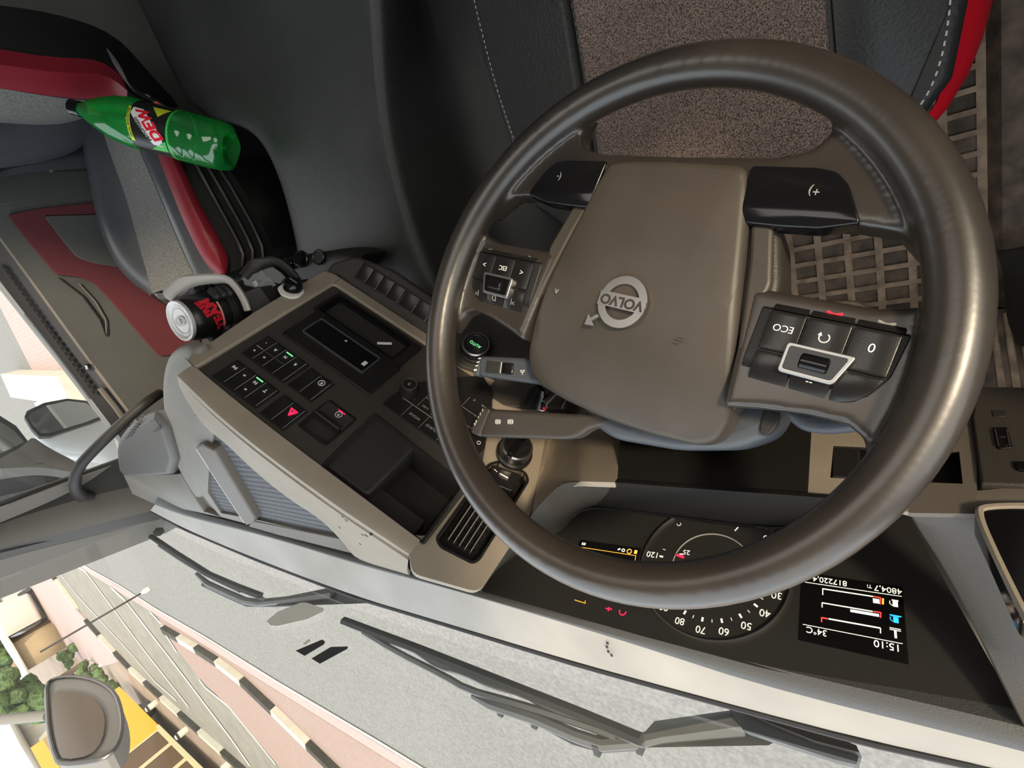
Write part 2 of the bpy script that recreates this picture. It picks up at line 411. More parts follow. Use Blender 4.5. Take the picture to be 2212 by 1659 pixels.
# ================================================================== STEERING WHEEL
ta, th = .45058264, -.36235755
e2 = V((0, math.cos(ta), math.sin(ta))); e1 = V((1, 0, 0))
WO = V((0, 0, .78))
WL = Fr(WO, e1 * math.cos(th) + e2 * math.sin(th), -e1 * math.sin(th) + e2 * math.cos(th))
wheel = thing('steering_wheel', 'dark brown worn rubber four-spoke truck steering wheel with silver emblem on its hub', 'steering wheel', WO)
def mir(p): return [(-a, b) for a, b in p][::-1]
bm = bmesh.new()
N1, N2 = 96, 16
vs = []
for i in range(N1):
    t = 2 * math.pi * i / N1; c, s = math.cos(t), math.sin(t)
    # the rim is a little fatter over the lower spokes
    rr = .0166; row = []
    for j in range(N2):
        q = 2 * math.pi * j / N2; row.append(bm.verts.new(WL.w(c * (.209 + rr * math.cos(q)), s * (.209 + rr * math.cos(q)), rr * math.sin(q))))
    vs.append(row)
for i in range(N1):
    for j in range(N2): bm.faces.new((vs[i][j], vs[(i + 1) % N1][j], vs[(i + 1) % N1][(j + 1) % N2], vs[i][(j + 1) % N2]))
low = [(0, -.139), (.076, -.140), (.096, -.146), (.103, -.156), (.100, -.178), (.135, -.162), (.170, -.130), (.196, -.085), (.186, -.070), (.178, -.080), (.162, -.094), (.138, -.096), (.09, -.093), (0, -.085)]
pod = [(.088, -.047), (.110, -.047), (.165, -.047), (.184, -.052), (.203, -.055), (.208, .02), (.196, .060), (.190, .048), (.184, .034), (.172, .028), (.150, .030), (.120, .036), (.098, .042)]
for sgn in (0, 1):
    for pl, tp, bt in ((low, -.003, -.024), (pod, -.007, -.026)):
        p = pl if not sgn else mir(pl)
        body_bm(WL, p, tp, bt, .004, 2, bm=bm)
rim = part('rim', bm, 'wheel_rubber', wheel); remesh(rim, .0022, 7)
house = [(0, -.132), (.072, -.130), (.080, -.112), (.094, -.092), (.108, -.052), (.108, .030), (.096, .060), (.085, .078), (0, .088)]
house = house + mir(house)[1:-1]
def padf(a, b): return -(max(0, b + .045) / .13) ** 2 * .034 - (abs(a) / .1) ** 3 * .011
body('hub_housing', 'housing_brown', wheel, WL, rnd(inset(house, .002), .008), -.013, -.062, .006, hfun=lambda a, b: padf(0, b) * 1.15 if b > -.045 else 0, cuts=[('b', -.045 + k * .01) for k in range(14)])
# airbag pad: flat towards the driver, rolling down at its upper edge
padh = [(0, -.132), (.054, -.131), (.060, -.127), (.066, -.112), (.078, -.064), (.090, -.012), (.098, .026), (.101, .052), (.096, .070), (.083, .079), (.045, .084), (0, .086)]
pad = padh + mir(padh)[1:-1]
def padf(a, b): return -(max(0, b + .045) / .13) ** 2 * .034 - (abs(a) / .1) ** 3 * .011
airbag = body('airbag_pad', 'pad_plastic', wheel, WL, rnd(pad, .006), .004, -.034, .0065, hfun=padf, cuts=[('b', -.045 + k * .01) for k in range(14)] + [('a', k * .02 - .08) for k in range(9)], seg=4)
# bevelled second edge on both sides of the pad
for s in (1, -1):
    e = [(.064, -.120), (.073, -.116), (.088, -.092), (.101, -.050), (.098, -.034), (.100, .0), (.094, .0), (.088, -.03), (.080, -.066)]
    body('side_moulding', 'pad_plastic', wheel, WL, rnd(e if s > 0 else mir(e), .004), -.0075, -.03, .003)
# emblem
em = part('emblem', ring2(WL, 0, -.013, .0042, .0150, .0066, seg=48, h=.0022), 'satin', wheel, 'silver ring emblem with arrow and name bar')
bm = bmesh.new(); box(bm, WL, -.0215, .0215, -.0190, -.0070, .0050, .0072)
slab([WL.w(a, b, .0042) for a, b in ((.0158, .0030), (.0262, .0118), (.0262, .0028), (.0230, .0058), (.0180, .0012))], WL.n * .0024, bm)
slab([WL.w(a, b, .0042) for a, b in ((.0175, .0115), (.0270, .0125), (.0262, .0030))], WL.n * .0026, bm)
part('emblem_bar', bm, 'satin', em, smooth=False)
text('emblem_lettering', 'VOLVO', 'dark_ink', em, WL, 0, -.0128, .0073, .0112, sx=1.05, bold=.0004, ext=.0001)
text('pad_mark', '^', 'dim_ink', wheel, WL, .070, -.012, .0006, .010); text('pad_mark', '=', 'dark_ink', wheel, WL, -.055, .004, .0025, .012)
# button pods
def podh(a, b):
    h = 0
    if b > 0: h -= (b / .03) ** 2 * .013
    if b < -.0325: h -= (-.0325 - b) / .011 * .009
    return h
LX = (.1075, .131, .1575, .1835)
def podpolys():
    g = .0006; top = []
    for i in range(3):
        top.append(rect(LX[i] + g, LX[i + 1] - g, -.0325 + g, -.004 - g))
    strip = [rect(LX[0] + g, LX[1] - g, -.0445, -.0332), rect(LX[1] + g, LX[2] - g, -.0445, -.0332), [(LX[2] + g, -.0445), (.181, -.0435), (.184, -.036), (.183, -.0332), (LX[2] + g, -.0332)]]
    lowr = [[(LX[0] + g, -.004 + g), (LX[1] - g, -.004 + g), (LX[1] + .003, .0255), (LX[0] - .001, .0300)],
            [(LX[1] + g, -.004 + g), (LX[2] - g, -.004 + g), (LX[2] - .001, .0205), (LX[1] + .004, .0252)],
            [(LX[2] + g, -.004 + g), (.1822, -.004 + g), (.1800, .004), (.1720, .0140), (LX[2] + .001, .0200)]]
    return top, strip, lowr
icons_r = {('t', 0): '<', ('t', 1): 'ESC', ('t', 2): '>', ('l', 0): '>|', ('l', 1): 'D', ('l', 2): '|<', ('s', 0): '>', ('s', 1): '', ('s', 2): '<'}
icons_l = {('t', 0): 'ECO', ('t', 1): '', ('t', 2): '0', ('l', 1): '--', ('s', 1): '', ('s', 2): ''}
cutb = [('b', -.0325 + .003 * k) for k in range(-3, 22)]
for s in (1, -1):
    base = [(.101, -.046), (.183, -.046), (.187, -.034), (.185, -.006), (.176, .012), (.158, .024), (.100, .034)]
    body('pod_base', 'black_plastic', wheel, WL, rnd(base if s > 0 else mir(base), .003), -.0055, -.022, .001, hfun=podh, cuts=cutb)
    T, S, L = podpolys()
    for key, polys in (('t', T), ('s', S), ('l', L)):
        for i, p in enumerate(polys):
            pp = p if s > 0 else mir(p)
            b = body('button', 'button_black', wheel, WL, rnd(pp, .0012, 2), -.0028, -.008, .0008, seg=2, hfun=podh, cuts=cutb)
            ic = (icons_r if s > 0 else icons_l).get((key, i), '')
            cx_ = sum(q[0] for q in pp) / len(pp); cy_ = sum(q[1] for q in pp) / len(pp)
            if ic:
                y = {'t': -.021, 's': -.0388, 'l': .010}[key]; z = -.0026 + podh(0, y) + .0004
                ff = Fr(WL.w(cx_, y, z), WL.h, WL.v + WL.n * (podh(0, y + .001) - podh(0, y - .001)) / .002)
                text('symbol', ic, 'white_ink' if s < 0 or key == 't' else 'dim_ink', b, ff, 0, 0, 0, .0066 if len(ic) > 1 else .0080)
            if s < 0 and key == 't' and i == 1:
                bm = ring2(WL, cx_, -.0205, -.0025, .0026, .0008, t0=-.6, t1=4.2, seg=20); body_bm(WL, [(cx_ + .0015, -.0215), (cx_ + .0042, -.0215), (cx_ + .0028, -.0240)], -.0021, -.0025, bm=bm)
                part('symbol', bm, 'white_ink', b)
            if s < 0 and key == 's' and i > 0:
                y = -.0388; z = -.0026 + podh(0, y) + .0006; ff = Fr(WL.w(cx_, y, z), WL.h, WL.v + WL.n * .8)
                bm = tube([ff.w(x, .0012 * math.cos(x / .0045 * 1.5), 0) for x in [(-.0045 + .0015 * k) for k in range(7)]], [.0011, .0010, .0006, .0005, .0006, .0010, .0011], 6)
                part('symbol', bm, 'red_ink' if i == 1 else 'dim_ink', b, 'red handset symbol' if i == 1 else 'pale handset symbol')
    fr_ = [(.125, -.0130), (.1655, -.0130), (.1585, .0080), (.1250, .0080)]
    fr_ = fr_ if s > 0 else mir(fr_)
    o = body('scroll_bezel', 'metal', wheel, WL, rnd(fr_, .003), .0008, -.004, .0008, 'chrome scroll wheel surround')
    body('scroll_well', 'gloss_black', o, WL, rnd(inset(fr_, .0024), .002), .0011, .0002, .0003)
    ctr = .1445 * s
    bm = bmesh.new(); rr = .0062
    prof = [(0, -.0085), (rr * .8, -.0085), (rr, -.0075), (rr, .0075), (rr * .8, .0085), (0, .0085)]
    lathe(WL.w(ctr, -.0025, -.0020), WL.h, prof, 20, bm); part('scroll_wheel', bm, 'gloss_black', o)
    bt = [(.0615, -.1305), (.106, -.1305), (.1175, -.128), (.1265, -.120), (.1330, -.109), (.1405, -.096), (.118, -.0905), (.094, -.0895), (.066, -.0895)]
    hf = lambda a, b: -.004 * max(0, (b + .105) / .016) ** 2
    b = body('lower_button', 'gloss_black', wheel, WL, rnd(bt if s > 0 else mir(bt), .003), .0008, -.013, .0015, 'glossy black thumb button in the lower spoke', hfun=hf, cuts=[('b', -.105 + .003 * k) for k in range(6)])
    text('symbol', '+)' if s < 0 else '(-', 'dim_ink', b, WL, .108 * s, -.114, .0012, .0085)
# ================================================================== STEERING COLUMN AND STALKS
column = thing('steering_column', 'grey plastic steering column shroud, sky blue put into its colour, with stalks behind the steering wheel hub', 'steering column', WO - WL.n * .15)
CF = Fr(WO, (1, 0, 0), (0, math.cos(ta), math.sin(ta)))
def cp(u, v, h): return CF(u, v, h)
sh = [cp(*q, -.085) for q in ((1262, 700), (1272, 870), (1290, 915), (1340, 950), (1480, 974), (1600, 972), (1672, 945), (1700, 900), (1705, 700))]
body('shroud', 'column_sky_grey', column, CF, rnd(sh, .012), -.062, -.12, .012)
body('shroud_neck', 'dark_plastic', column, CF, rnd(inset(sh, .012), .012), -.11, -.24, .004)
ov = [cp(*q, -.08) for q in ((1655, 900), (1668, 880), (1692, 884), (1690, 920), (1665, 945), (1650, 940))]
body('shroud_plug', 'dark_plastic', column, CF, chaikin(ov, 2), -.0605, -.07, .001)
def stalk(nm, pts, hh, mt, lab, tip):
    p = [CF(u, v, hh) for u, v in pts]
    o = body(nm, mt, column, CF, rnd(p, .006), hh, hh - .017, .0045, lab, seg=4)
    q = [CF(u, v, hh) for u, v in tip]
    e = body('stalk_end', mt, o, CF, rnd(q, .003), hh - .0008, hh - .016, .0035)
    return o, e
hs = -.052
s1, e1_ = stalk('wiper_stalk', ((1034, 768), (1130, 772), (1172, 776), (1330, 720), (1330, 800), (1195, 812), (1180, 826), (1150, 828), (1032, 812)), hs, 'column_sky_grey', 'upper stalk with windscreen washer symbol', ((1033, 770), (1044, 769), (1030, 812), (1018, 811), (1020, 795)))
s2, e2_ = stalk('retarder_stalk', ((1056, 883), (1240, 894), (1290, 888), (1330, 860), (1330, 915), (1272, 925), (1244, 945), (1215, 949), (1035, 944)), hs - .01, 'stalk_brown', 'lower stalk marked with brake levels', ((1040, 878), (1057, 884), (1034, 944), (1014, 935), (1016, 922)))
def onp(q, off, fr=CF): a, b = fr(*q, off); return a, b
def ctext(nm, s, mt, par, q, off, size, fr=CF, rot=0, **k): a, b = onp(q, off, fr); return text(nm, s, mt, par, fr, a, b, off + .0003, size, rot=rot, **k)
for s, q in zip('V0123'[::1] if 0 else ('A', '0', '1', '2', '3'), ((1026, 916), (1029, 910), (1034, 901), (1038, 894), (1043, 886))): ctext('marking', s, 'white_ink', e2_, q, hs - .0105, .0042)
for q in ((1076, 911), (1103, 911)):
    a, b = onp(q, hs - .01); bm = ring2(CF, a, b, hs - .0098, .0022, .0005); ring2(CF, a, b, hs - .0098, .0033, .0005, bm, 12, -.8, .8); ring2(CF, a, b, hs - .0098, .0033, .0005, bm, 12, math.pi - .8, math.pi + .8)
    box(bm, CF, a - .0008, a + .0008, b - .0012, b + .0012, hs - .0098, hs - .0094); part('symbol', bm, 'white_ink', s2)
pa = [onp(q, hs) for q in ((1052, 779), (1082, 783), (1079, 808), (1049, 805))]
body('stalk_switch', 'dark_plastic', s1, CF, rnd(pa, .002), hs + .0012, hs - .002, .0008)
pa = [onp(q, hs) for q in ((1087, 783), (1110, 785), (1108, 810), (1084, 808))]
body('stalk_roller', 'gloss_black', s1, CF, rnd(pa, .002), hs + .0018, hs - .002, .001)
a0, b0 = onp((1085, 783), hs); a1, b1 = onp((1082, 806), hs); part('stalk_mark', line2(CF, a0, b0, a1, b1, .0008, hs + .001), 'white_ink', s1)
a, b = onp((1129, 800), hs); bm = ring2(CF, a, b, hs + .0002, .0022, .0005, t0=0, t1=math.pi); line2(CF, a - .003, b, a + .003, b, .0005, hs + .0002, bm=bm); line2(CF, a, b + .001, a, b + .005, .0005, hs + .0002, bm=bm); part('symbol', bm, 'white_ink', s1)
for k, q in enumerate(((1036, 774), (1033, 782), (1030, 790), (1027, 799))):
    a, b = onp(q, hs); part('marking', line2(CF, a - .0020, b, a + .0020, b + .0002, .0012 if k < 3 else .0022, hs), 'white_ink', e1_)
pl = [CF(u, v, -.05) for u, v in ((1690, 880), (1700, 905), (1730, 930), (1780, 938), (1850, 932), (1886, 926), (1888, 900), (1800, 880))]
body('indicator_stalk', 'column_sky_grey', column, CF, rnd(pl, .006), -.048, -.066, .007, 'pale grey stalk end below the button pod', seg=4)
# ================================================================== DASHBOARD
dash = thing('dashboard', 'dark and beige truck dashboard with angled centre console and instrument cluster below the windscreen', 'dashboard', (.3, .3, .5))
F = Fr((.549, -.101, .651), (.746, -.654, .126), (.081, .277, .957))
def z5(x, y): return (340 + x / 3.456, 480 + y / 3.456)
def z6(x, y): return (400 + x / 3.16, 820 + y / 3.16)
def plate(fr, outer, holes, top=0, thick=.003, bm=None):
    """flat plate with real openings"""
    b2 = bmesh.new(); ed = []
    for lp in [outer] + holes:
        vs = [b2.verts.new((p[0], p[1], top)) for p in lp]
        for i in range(len(vs)): ed.append(b2.edges.new((vs[i], vs[(i + 1) % len(vs)])))
    bmesh.ops.triangle_fill(b2, edges=ed, use_beauty=True)
    r = bmesh.ops.extrude_face_region(b2, geom=b2.faces[:])
    for v in [g for g in r['geom'] if isinstance(g, bmesh.types.BMVert)]: v.co.z -= thick
    b2.transform(fr.M); bm = bm or bmesh.new(); me = bpy.data.meshes.new('t'); b2.to_mesh(me); b2.free(); bm.from_mesh(me); bpy.data.meshes.remove(me); return bm
def recess(name, fr, poly, depth, mt, parent, lab=None, inward=.0, top=0):
    bm = bmesh.new(); a = [bm.verts.new(fr.w(x, y, top)) for x, y in poly]; q = inset(poly, inward); b = [bm.verts.new(fr.w(x, y, -depth)) for x, y in q]
    c = [bm.verts.new(fr.w(x, y, -depth - .002)) for x, y in inset(q, -.003)]; d = [bm.verts.new(fr.w(x, y, top)) for x, y in inset(poly, -.003)]
    N = len(a)
    for i in range(N):
        j = (i + 1) % N
        bm.faces.new((a[i], a[j], b[j], b[i])); bm.faces.new((d[i], d[j], a[j], a[i])); bm.faces.new((c[i], c[j], d[j], d[i]))
    bm.faces.new(b); bm.faces.new(c[::-1]); return part(name, bm, mt, parent, lab)
# --- cowl strip and pale ledge along the windscreen (driver's end to passenger's end)
cow_u = [(2500, 1643), (2212, 1568), (1640, 1437), (1389, 1370), (1036, 1279), (890, 1235), (767, 1203), (536, 1136), (400, 1102), (345, 1070)]
cow_l = [(2500, 1702), (2212, 1622), (1640, 1481), (1389, 1397), (1100, 1310), (970, 1272), (780, 1222), (590, 1162), (400, 1116), (335, 1090)]
led_l = [(2500, 1760), (2212, 1672), (1856, 1595), (1500, 1500), (1242, 1430), (953, 1343), (764, 1287), (552, 1207), (400, 1143), (325, 1103)]
CZ = [.76] * 7 + [.76, .765, .775]
cu = [P(*q, z=z) for q, z in zip(cow_u, CZ)]; cl = [P(*q, z=z + .004) for q, z in zip(cow_l, CZ)]; ll = [P(*q, z=z) for q, z in zip(led_l, CZ)]
part('cowl_strip', loft([cu, cl], 40, bulge=.004, between=4, thick=.05), 'cowl', dash, 'dark grey soft strip along the windscreen')
part('cowl_ledge', loft([cl, ll], 40, between=2, thick=.05, bulge=.001), 'ledge', dash, 'pale scuffed ledge below the windscreen')
struct('trim_1', tube([p + V((0, .004, -.002)) for p in resample(ll, 60)], .0042, 8), 'rubber_black')
bm = bmesh.new()
for q in ((1311, 1398), (1314, 1408), (1321, 1416), (1312, 1390)): p = P(*q, z=.7665); wbox(bm, p - V((.0012, .0012, .001)), p + V((.0012, .0012, .0006)))
part('scuff_mark', bm, 'dark_ink', dash)
# --- console
con = rnd([(-.396, .2435), (-.393, .12), (-.345, .02), (-.325, -.006), (-.003, -.006), (-.006, .243)], .004)
tray = [(-.233, .2405), (-.226, .142), (-.386, .150), (-.390, .2405)]
slot1 = rnd(rect(-.178, -.031, .0095, .050), .004); parkp = rect(-.213, -.167, .165, .217)
cons = part('console_panel', plate(F, con, [tray, slot1, rnd(parkp, .002)], 0, .004), 'console_dark', dash)
recess('storage_tray', F, tray, .055, 'tray_dark', cons, 'deep open tray at the top of the console', inward=.006)
bm = box(bmesh.new(), F, *( -.372, -.262, .209, .236), -.056, -.030); part('tray_step', bm, 'tray_dark', cons)
# radio bay
bay = body('radio_bay', 'black_plastic', cons, F, rnd(rect(-.200, -.030, .056, .124), .003), .0035, 0, .0015)
part('radio_bay_edge', plate(F, rnd(rect(-.197, -.022, .0015, .056), .003), [slot1], .003, .0028), 'black_plastic', cons)
recess('card_slot', F, slot1, .11, 'gloss_black', cons, 'open empty slot above the cassette flap', top=.003)
fl = body('display_flap', 'gloss_black', bay, F, rnd(rect(-.1655, -.0500, .0655, .1005), .003), .0045, .0035, .0004)
part('chrome_surround', plate(F, rnd(rect(-.1675, -.0480, .0635, .1025), .004), [rnd(rect(-.1655, -.0500, .0655, .1005), .003)], .0056, .002), 'metal', fl)
body('white_tag', 'label_white', fl, F, rect(-.160, -.154, .0825, .091), .0049, .0045)
text('symbol', 'w', 'white_ink', fl, F, -.107, .073, .0047, .006)
body('paper_scrap', 'label_white', cons, Fr(F.w(-.150, .036, .002), F.h + F.v * .9, F.v - F.h * .9), rect(-.011, .011, -.0018, .0018), .002, 0)
for a, b in ((-.034, .0605), (-.034, .119), (-.195, .0605), (-.195, .119)): part('screw', body_bm(F, [(a + .0018 * math.cos(t), b + .0018 * math.sin(t)) for t in [k * math.pi / 4 for k in range(8)]], .0042, .003), 'gloss_black', bay)
def rocker(a0, a1, b0, b1, syms=(), led=None, split=None, par=cons, fr=F, mt='button_black', c0=0):
    """rocker switch with a gently hollow face"""
    o = body('switch', mt, par, fr, rnd(rect(a0 + .0006, a1 - .0006, b0, b1), .0015, 2), c0 + .0032, c0, .0010, seg=2, hfun=lambda a, b: -.0016 * (1 - ((b - (b0 + b1) / 2) / ((b1 - b0) / 2)) ** 2) if b0 < b < b1 else 0, cuts=[('b', b0 + (b1 - b0) * k / 7) for k in range(1, 7)])
    bm = line2(fr, a0, b0 + .001, a0, b1 - .001, .0005, c0 + .0034); part('edge_line', bm, 'dim_ink', o)
    for s, a, b, sz, m_ in syms:
        text('symbol', s, m_, o, fr, a, b, c0 + .0040, sz, bold=.0001)
    if led: a, b, w, m_ = led; part('lamp', box(bmesh.new(), fr, a - w, a + w, b - .0008, b + .0008, c0 + .0036, c0 + .0042), m_, o, 'lit green lamp' if m_ == 'green_led' else 'lit red lamp')
    return o
def fz5(x, y): return F(*z5(x, y))
body('switch_frame', 'black_plastic', cons, F, rnd(rect(-.1025, -.0195, .1385, .1855), .002), .0012, 0, .0005)
gx = [-.022, -.0405, -.060, -.0795, -.099]
gsy = [[('-', 0), ('+', 1)], [('A', 0), ('=', 1)], [('N', 0)], [('R', 0)]]
for i in range(4):
    sy = [(s, (gx[i] + gx[i + 1]) / 2, .152 if k == 0 else .171, .0052 if len(s) > 1 else .0065, 'white_ink') for s, k in gsy[i]]
    o = rocker(gx[i + 1], gx[i], .140, .184, sy, ((gx[2] + gx[3]) / 2, .1445, .006, 'green_led') if i == 2 else None)
    if i != 3: part('divider', line2(F, gx[i + 1] + .003, .1625, gx[i] - .003, .1625, .0012, .0028), 'satin' if i else 'dim_ink', o)
body('switch_frame', 'black_plastic', cons, F, rnd(rect(-.109, -.026, .196, .2365), .002), .0012, 0, .0005)
fx = [-.028, -.0475, -.067, -.0865, -.1065]
fsy = [[('(m)', .209, .0055)], [('=', .209, .0068)], [('(o)', .209, .0055), ('=', .2235, .0068)], [('T', .209, .008)]]
for i in range(4):
    rocker(fx[i + 1], fx[i], .198, .2345, [(s, (fx[i] + fx[i + 1]) / 2, b, sz, 'white_ink') for s, b, sz in fsy[i]], ((fx[2] + fx[3]) / 2, .2015, .006, 'green_led') if i == 2 else None)
body('switch_frame', 'black_plastic', cons, F, rnd(rect(-.160, -.1165, .196, .238), .002), .0012, 0, .0005)
hz = rocker(-.1575, -.137, .198, .2365); rocker(-.137, -.118, .198, .2365)
tri = [(-.1530, .2160), (-.1410, .2160), (-.1470, .2055)][::1]; tri = [(-.1530, .2065), (-.1410, .2065), (-.1470, .2175)]
t_ = body('hazard_triangle', 'red_led', hz, F, tri, .0048, .002, 0, 'lit red warning triangle'); body('triangle_centre', 'dark_ink', t_, F, [(-.1486, .2090), (-.1454, .2090), (-.1470, .2122)], .0051, .0045)
body('switch_frame', 'black_plastic', cons, F, rnd(rect(-.152, -.107, .1405, .184), .002), .0012, 0, .0005)
rocker(-.1495, -.129, .142, .183); o = rocker(-.129, -.109, .142, .183, [('E', -.1395, .1525, .0060, 'white_ink')]); part('symbol', ring2(F, -.1395, .1525, .0042, .0042, .0007), 'white_ink', o)
recess('parking_brake_well', F, rnd(parkp, .002), .016, 'tray_dark', cons)
pk = body('parking_brake_switch', 'dark_plastic', cons, F, rnd(rect(-.2125, -.1675, .166, .190), .002), .002, -.010, .001, 'parking brake switch with lit red lamp')
body('switch_lip', 'black_plastic', pk, F, rnd(rect(-.2115, -.1685, .188, .1945), .002), .0085, -.004, .002)
text('symbol', 'P', 'white_ink', pk, F, -.193, .1745, .0022, .0060); part('symbol', ring2(F, -.193, .1745, .0022, .0042, .0006), 'white_ink', pk)
part('lamp', box(bmesh.new(), F, -.199, -.187, .1682, .1696, .002, .0026), 'red_led', pk, 'lit red lamp')
# radio keys and volume knob
rx0, rx1, ry0, ry1 = -.372, -.222, -.02, .124
rad = body('radio', 'black_plastic', cons, F, rnd([(-.372, .124), (-.366, .07), (-.333, .0), (-.300, -.018), (-.256, .03), (-.232, .064), (-.224, .097), (-.224, .124)], .003), .0022, 0, .0008)
ln = bmesh.new(); line2(F, -.372, .0965, -.238, .0965, .0008, .0024, bm=ln); line2(F, -.256, .098, -.256, .122, .0004, .0024, bm=ln); line2(F, -.287, .098, -.287, .122, .0004, .0024, bm=ln); line2(F, -.318, .098, -.318, .122, .0004, .0024, bm=ln); line2(F, -.348, .098, -.348, .122, .0004, .0024, bm=ln)
for k in range(3): line2(F, -.262 - k * .024, .03, -.262 - k * .024, .094, .0004, .0024, bm=ln)
for k in range(2): line2(F, -.352, .052 + k * .022, -.262, .052 + k * .022, .0004, .0024, bm=ln)
part('key_lines', ln, 'dim_ink', rad)
for s, a, b, sz in (('PHONE', -.271, .110, .0055), ('SOURCE', -.302, .110, .0055), ('2 ABC', -.272, .088, .0042), ('3 DEF', -.296, .088, .0042), ('MENU', -.273, .066, .0042), ('1', -.252, .088, .004), ('5', -.297, .066, .0042), ('6', -.318, .088, .0042), ('8', -.297, .043, .0042), ('^', -.273, .040, .005), ('<', -.268, .014, .005), ('C', -.318, .030, .005), ('+', -.335, .052, .005), ('ATR', -.335, .030, .004)):
    text('marking', s, 'dim_ink', rad, F, a, b, .0024, sz)
kn = part('volume_knob', lathe(F.w(-.2375, .083, 0), F.n, [(.0135, .002), (.0135, .010), (.0118, .020), (.0112, .0215), (.0, .0215)], 32), 'black_plastic', rad)
part('knob_ring', lathe(F.w(-.2375, .083, 0), F.n, [(.0112, .0212), (.0112, .0222), (.0095, .0222), (.0095, .0212)], 32), 'satin', kn); text('symbol', '9', 'dim_ink', kn, F, -.2375, .083, .0220, .007)
# lower switch panel, below the console on the driver's side
FLw = Fr(F.w(0, -.026, -.004), F.h, F.v * .8 + F.n * -.62)
def lw(q): return FLw(*q)
lo = [lw(q) for q in ((702, 606), (712, 570), (770, 552), (850, 582), (935, 640), (960, 700), (950, 790), (915, 737), (724, 592))]
lowp = body('lower_switch_panel', 'console_dark', dash, FLw, rnd(lo, .01), .002, -.03, .006)
r0 = [lw(z5(*q)) for q in ((1470, 405), (1570, 330), (1880, 510), (1755, 600))]
a0 = min(p[0] for p in r0) + .004; a1 = max(p[0] for p in r0) - .004; b0 = sum(sorted(p[1] for p in r0)[:2]) / 2; b1 = sum(sorted(p[1] for p in r0)[2:]) / 2
body('switch_frame', 'black_plastic', lowp, FLw, rnd(rect(a0 - .002, a1 + .002, b0 - .002, b1 + .002), .002), .003, .0)
for k in range(4): rocker(a0 + (a1 - a0) * k / 4, a0 + (a1 - a0) * (k + 1) / 4, b0, b1, par=lowp, fr=FLw, mt='black_plastic', c0=.003)
r1 = [lw(z5(*q)) for q in ((1795, 620), (1880, 530), (2080, 650), (1980, 740))]
c0 = min(p[0] for p in r1) + .002; c1 = max(p[0] for p in r1) - .002
body('switch_frame', 'black_plastic', lowp, FLw, rnd(rect(c0 - .002, c1 + .002, b0 - .002, b1 + .002), .002), .003, .0)
for k in range(2): rocker(c0 + (c1 - c0) * k / 2, c0 + (c1 - c0) * (k + 1) / 2, b0, b1, par=lowp, fr=FLw, mt='black_plastic', c0=.003)
# beige frame strips round the console
bt = [(-.205, -.0265), (.014, -.0265), (.032, -.019), (.032, .0), (.030, .12), (.018, .240), (-.003, .243), (-.003, -.006), (-.205, -.006)]
body('console_side', 'dark_plastic', dash, F, rnd(rect(-.30, .022, -.02, .236), .01), -.009, -.10, .004)
body('console_frame', 'beige', dash, F, rnd(bt, .006), .004, -.008, .003, 'beige strip framing the console')
part('seam', line2(F, -.004, -.007, .0, -.026, .0006, .0041), 'dark_ink', dash); part('seam', line2(F, -.003, .2415, .019, .239, .0008, .0041), 'dark_ink', dash)
# beige brow above the console: rolls from the console's upper edge over to the dash top
bro0 = [F.w(.004, .240, .003), F.w(-.10, .244, .003), F.w(-.25, .244, .003), F.w(-.389, .243, .003)]
bro1 = [F.w(.006, .262, -.002), F.w(-.10, .272, -.002), F.w(-.25, .271, -.002), F.w(-.389, .262, -.002)]
def on(pts, off): return [F.w(*F(*q, off), off) for q in pts]
EZ = Fr((.611, -.03, .872), (1, 0, 0), (0, 1, -.29))
def ez(l, off=0): return [EZ(*q, off) for q in l]
bro2 = [EZ.w(*p, .001) for p in ez([(409, 860), (432, 905), (480, 940), (540, 1000), (620, 1065), (693, 1110), (745, 1165), (768, 1200), (888, 1233)])]
bm = loft([bro0, bro1, bro2], 36, between=5, bulge=.004, bvec=F.v, thick=.02, tvec=-F.n); brow = part('console_brow', bm, 'beige', dash, 'beige rolled brow above the console', angle=50)
from mathutils.bvhtree import BVHTree
def surf(o, u, v):
    """point of object o seen at a pixel of the reference frame"""
    me = o.data; base = WM[o.name]; bv = BVHTree.FromPolygons([base @ q.co for q in me.vertices], [list(p.vertices) for p in me.polygons])
    h = bv.ray_cast(CAM, ray(u, v)); return (h[0], h[1]) if h[0] else (None, None)
for q, r_ in (((740, 1116), .0022), ((748, 1124), .0026), ((734, 1139), .0026), ((783, 1155), .0022), ((791, 1157), .003), ((802, 1153), .0022), ((778, 1175), .0020)):
    p, n = surf(brow, *q)
    if p is None: continue
    if n.dot(CAM - p) < 0: n = -n
    part('dent_mark', lathe(p - n * .001, n, [(r_, 0), (r_, .0014), (0, .0014)], 8), 'dark_ink', dash)
top_pl = ez([(420, 850), (438, 905), (486, 940), (546, 1000), (626, 1060), (700, 1105), (752, 1160), (775, 1200), (890, 1236), (767, 1203), (536, 1136), (400, 1102), (345, 1070), (330, 1000), (380, 900)])
part('dash_top', body_bm(EZ, rnd(top_pl, .004), -.014, -.06, .003), 'grey_trim', dash, 'light grey top of the dash')
clo = ez([(462, 922), (475, 925), (560, 1002), (640, 1064), (694, 1110), (732, 1160), (738, 1168), (560, 1126), (476, 1110), (447, 1065), (450, 1000)])
frp = ez([(408, 925), (414, 902), (434, 896), (470, 912), (562, 994), (646, 1058), (700, 1104), (748, 1160), (762, 1196), (536, 1134), (475, 1118), (418, 1050), (408, 1000)])
part('speaker_surround', plate(EZ, chaikin(rnd(frp, .01), 1), [rnd(clo, .006)], -.002, .012), 'grey_trim', dash, 'light grey raised surround of the dash speaker')
part('speaker_mesh', body_bm(EZ, rnd(inset(clo, -.002), .006), -.008, -.013, .001), 'mesh_cloth', dash, 'blue-grey woven speaker mesh')
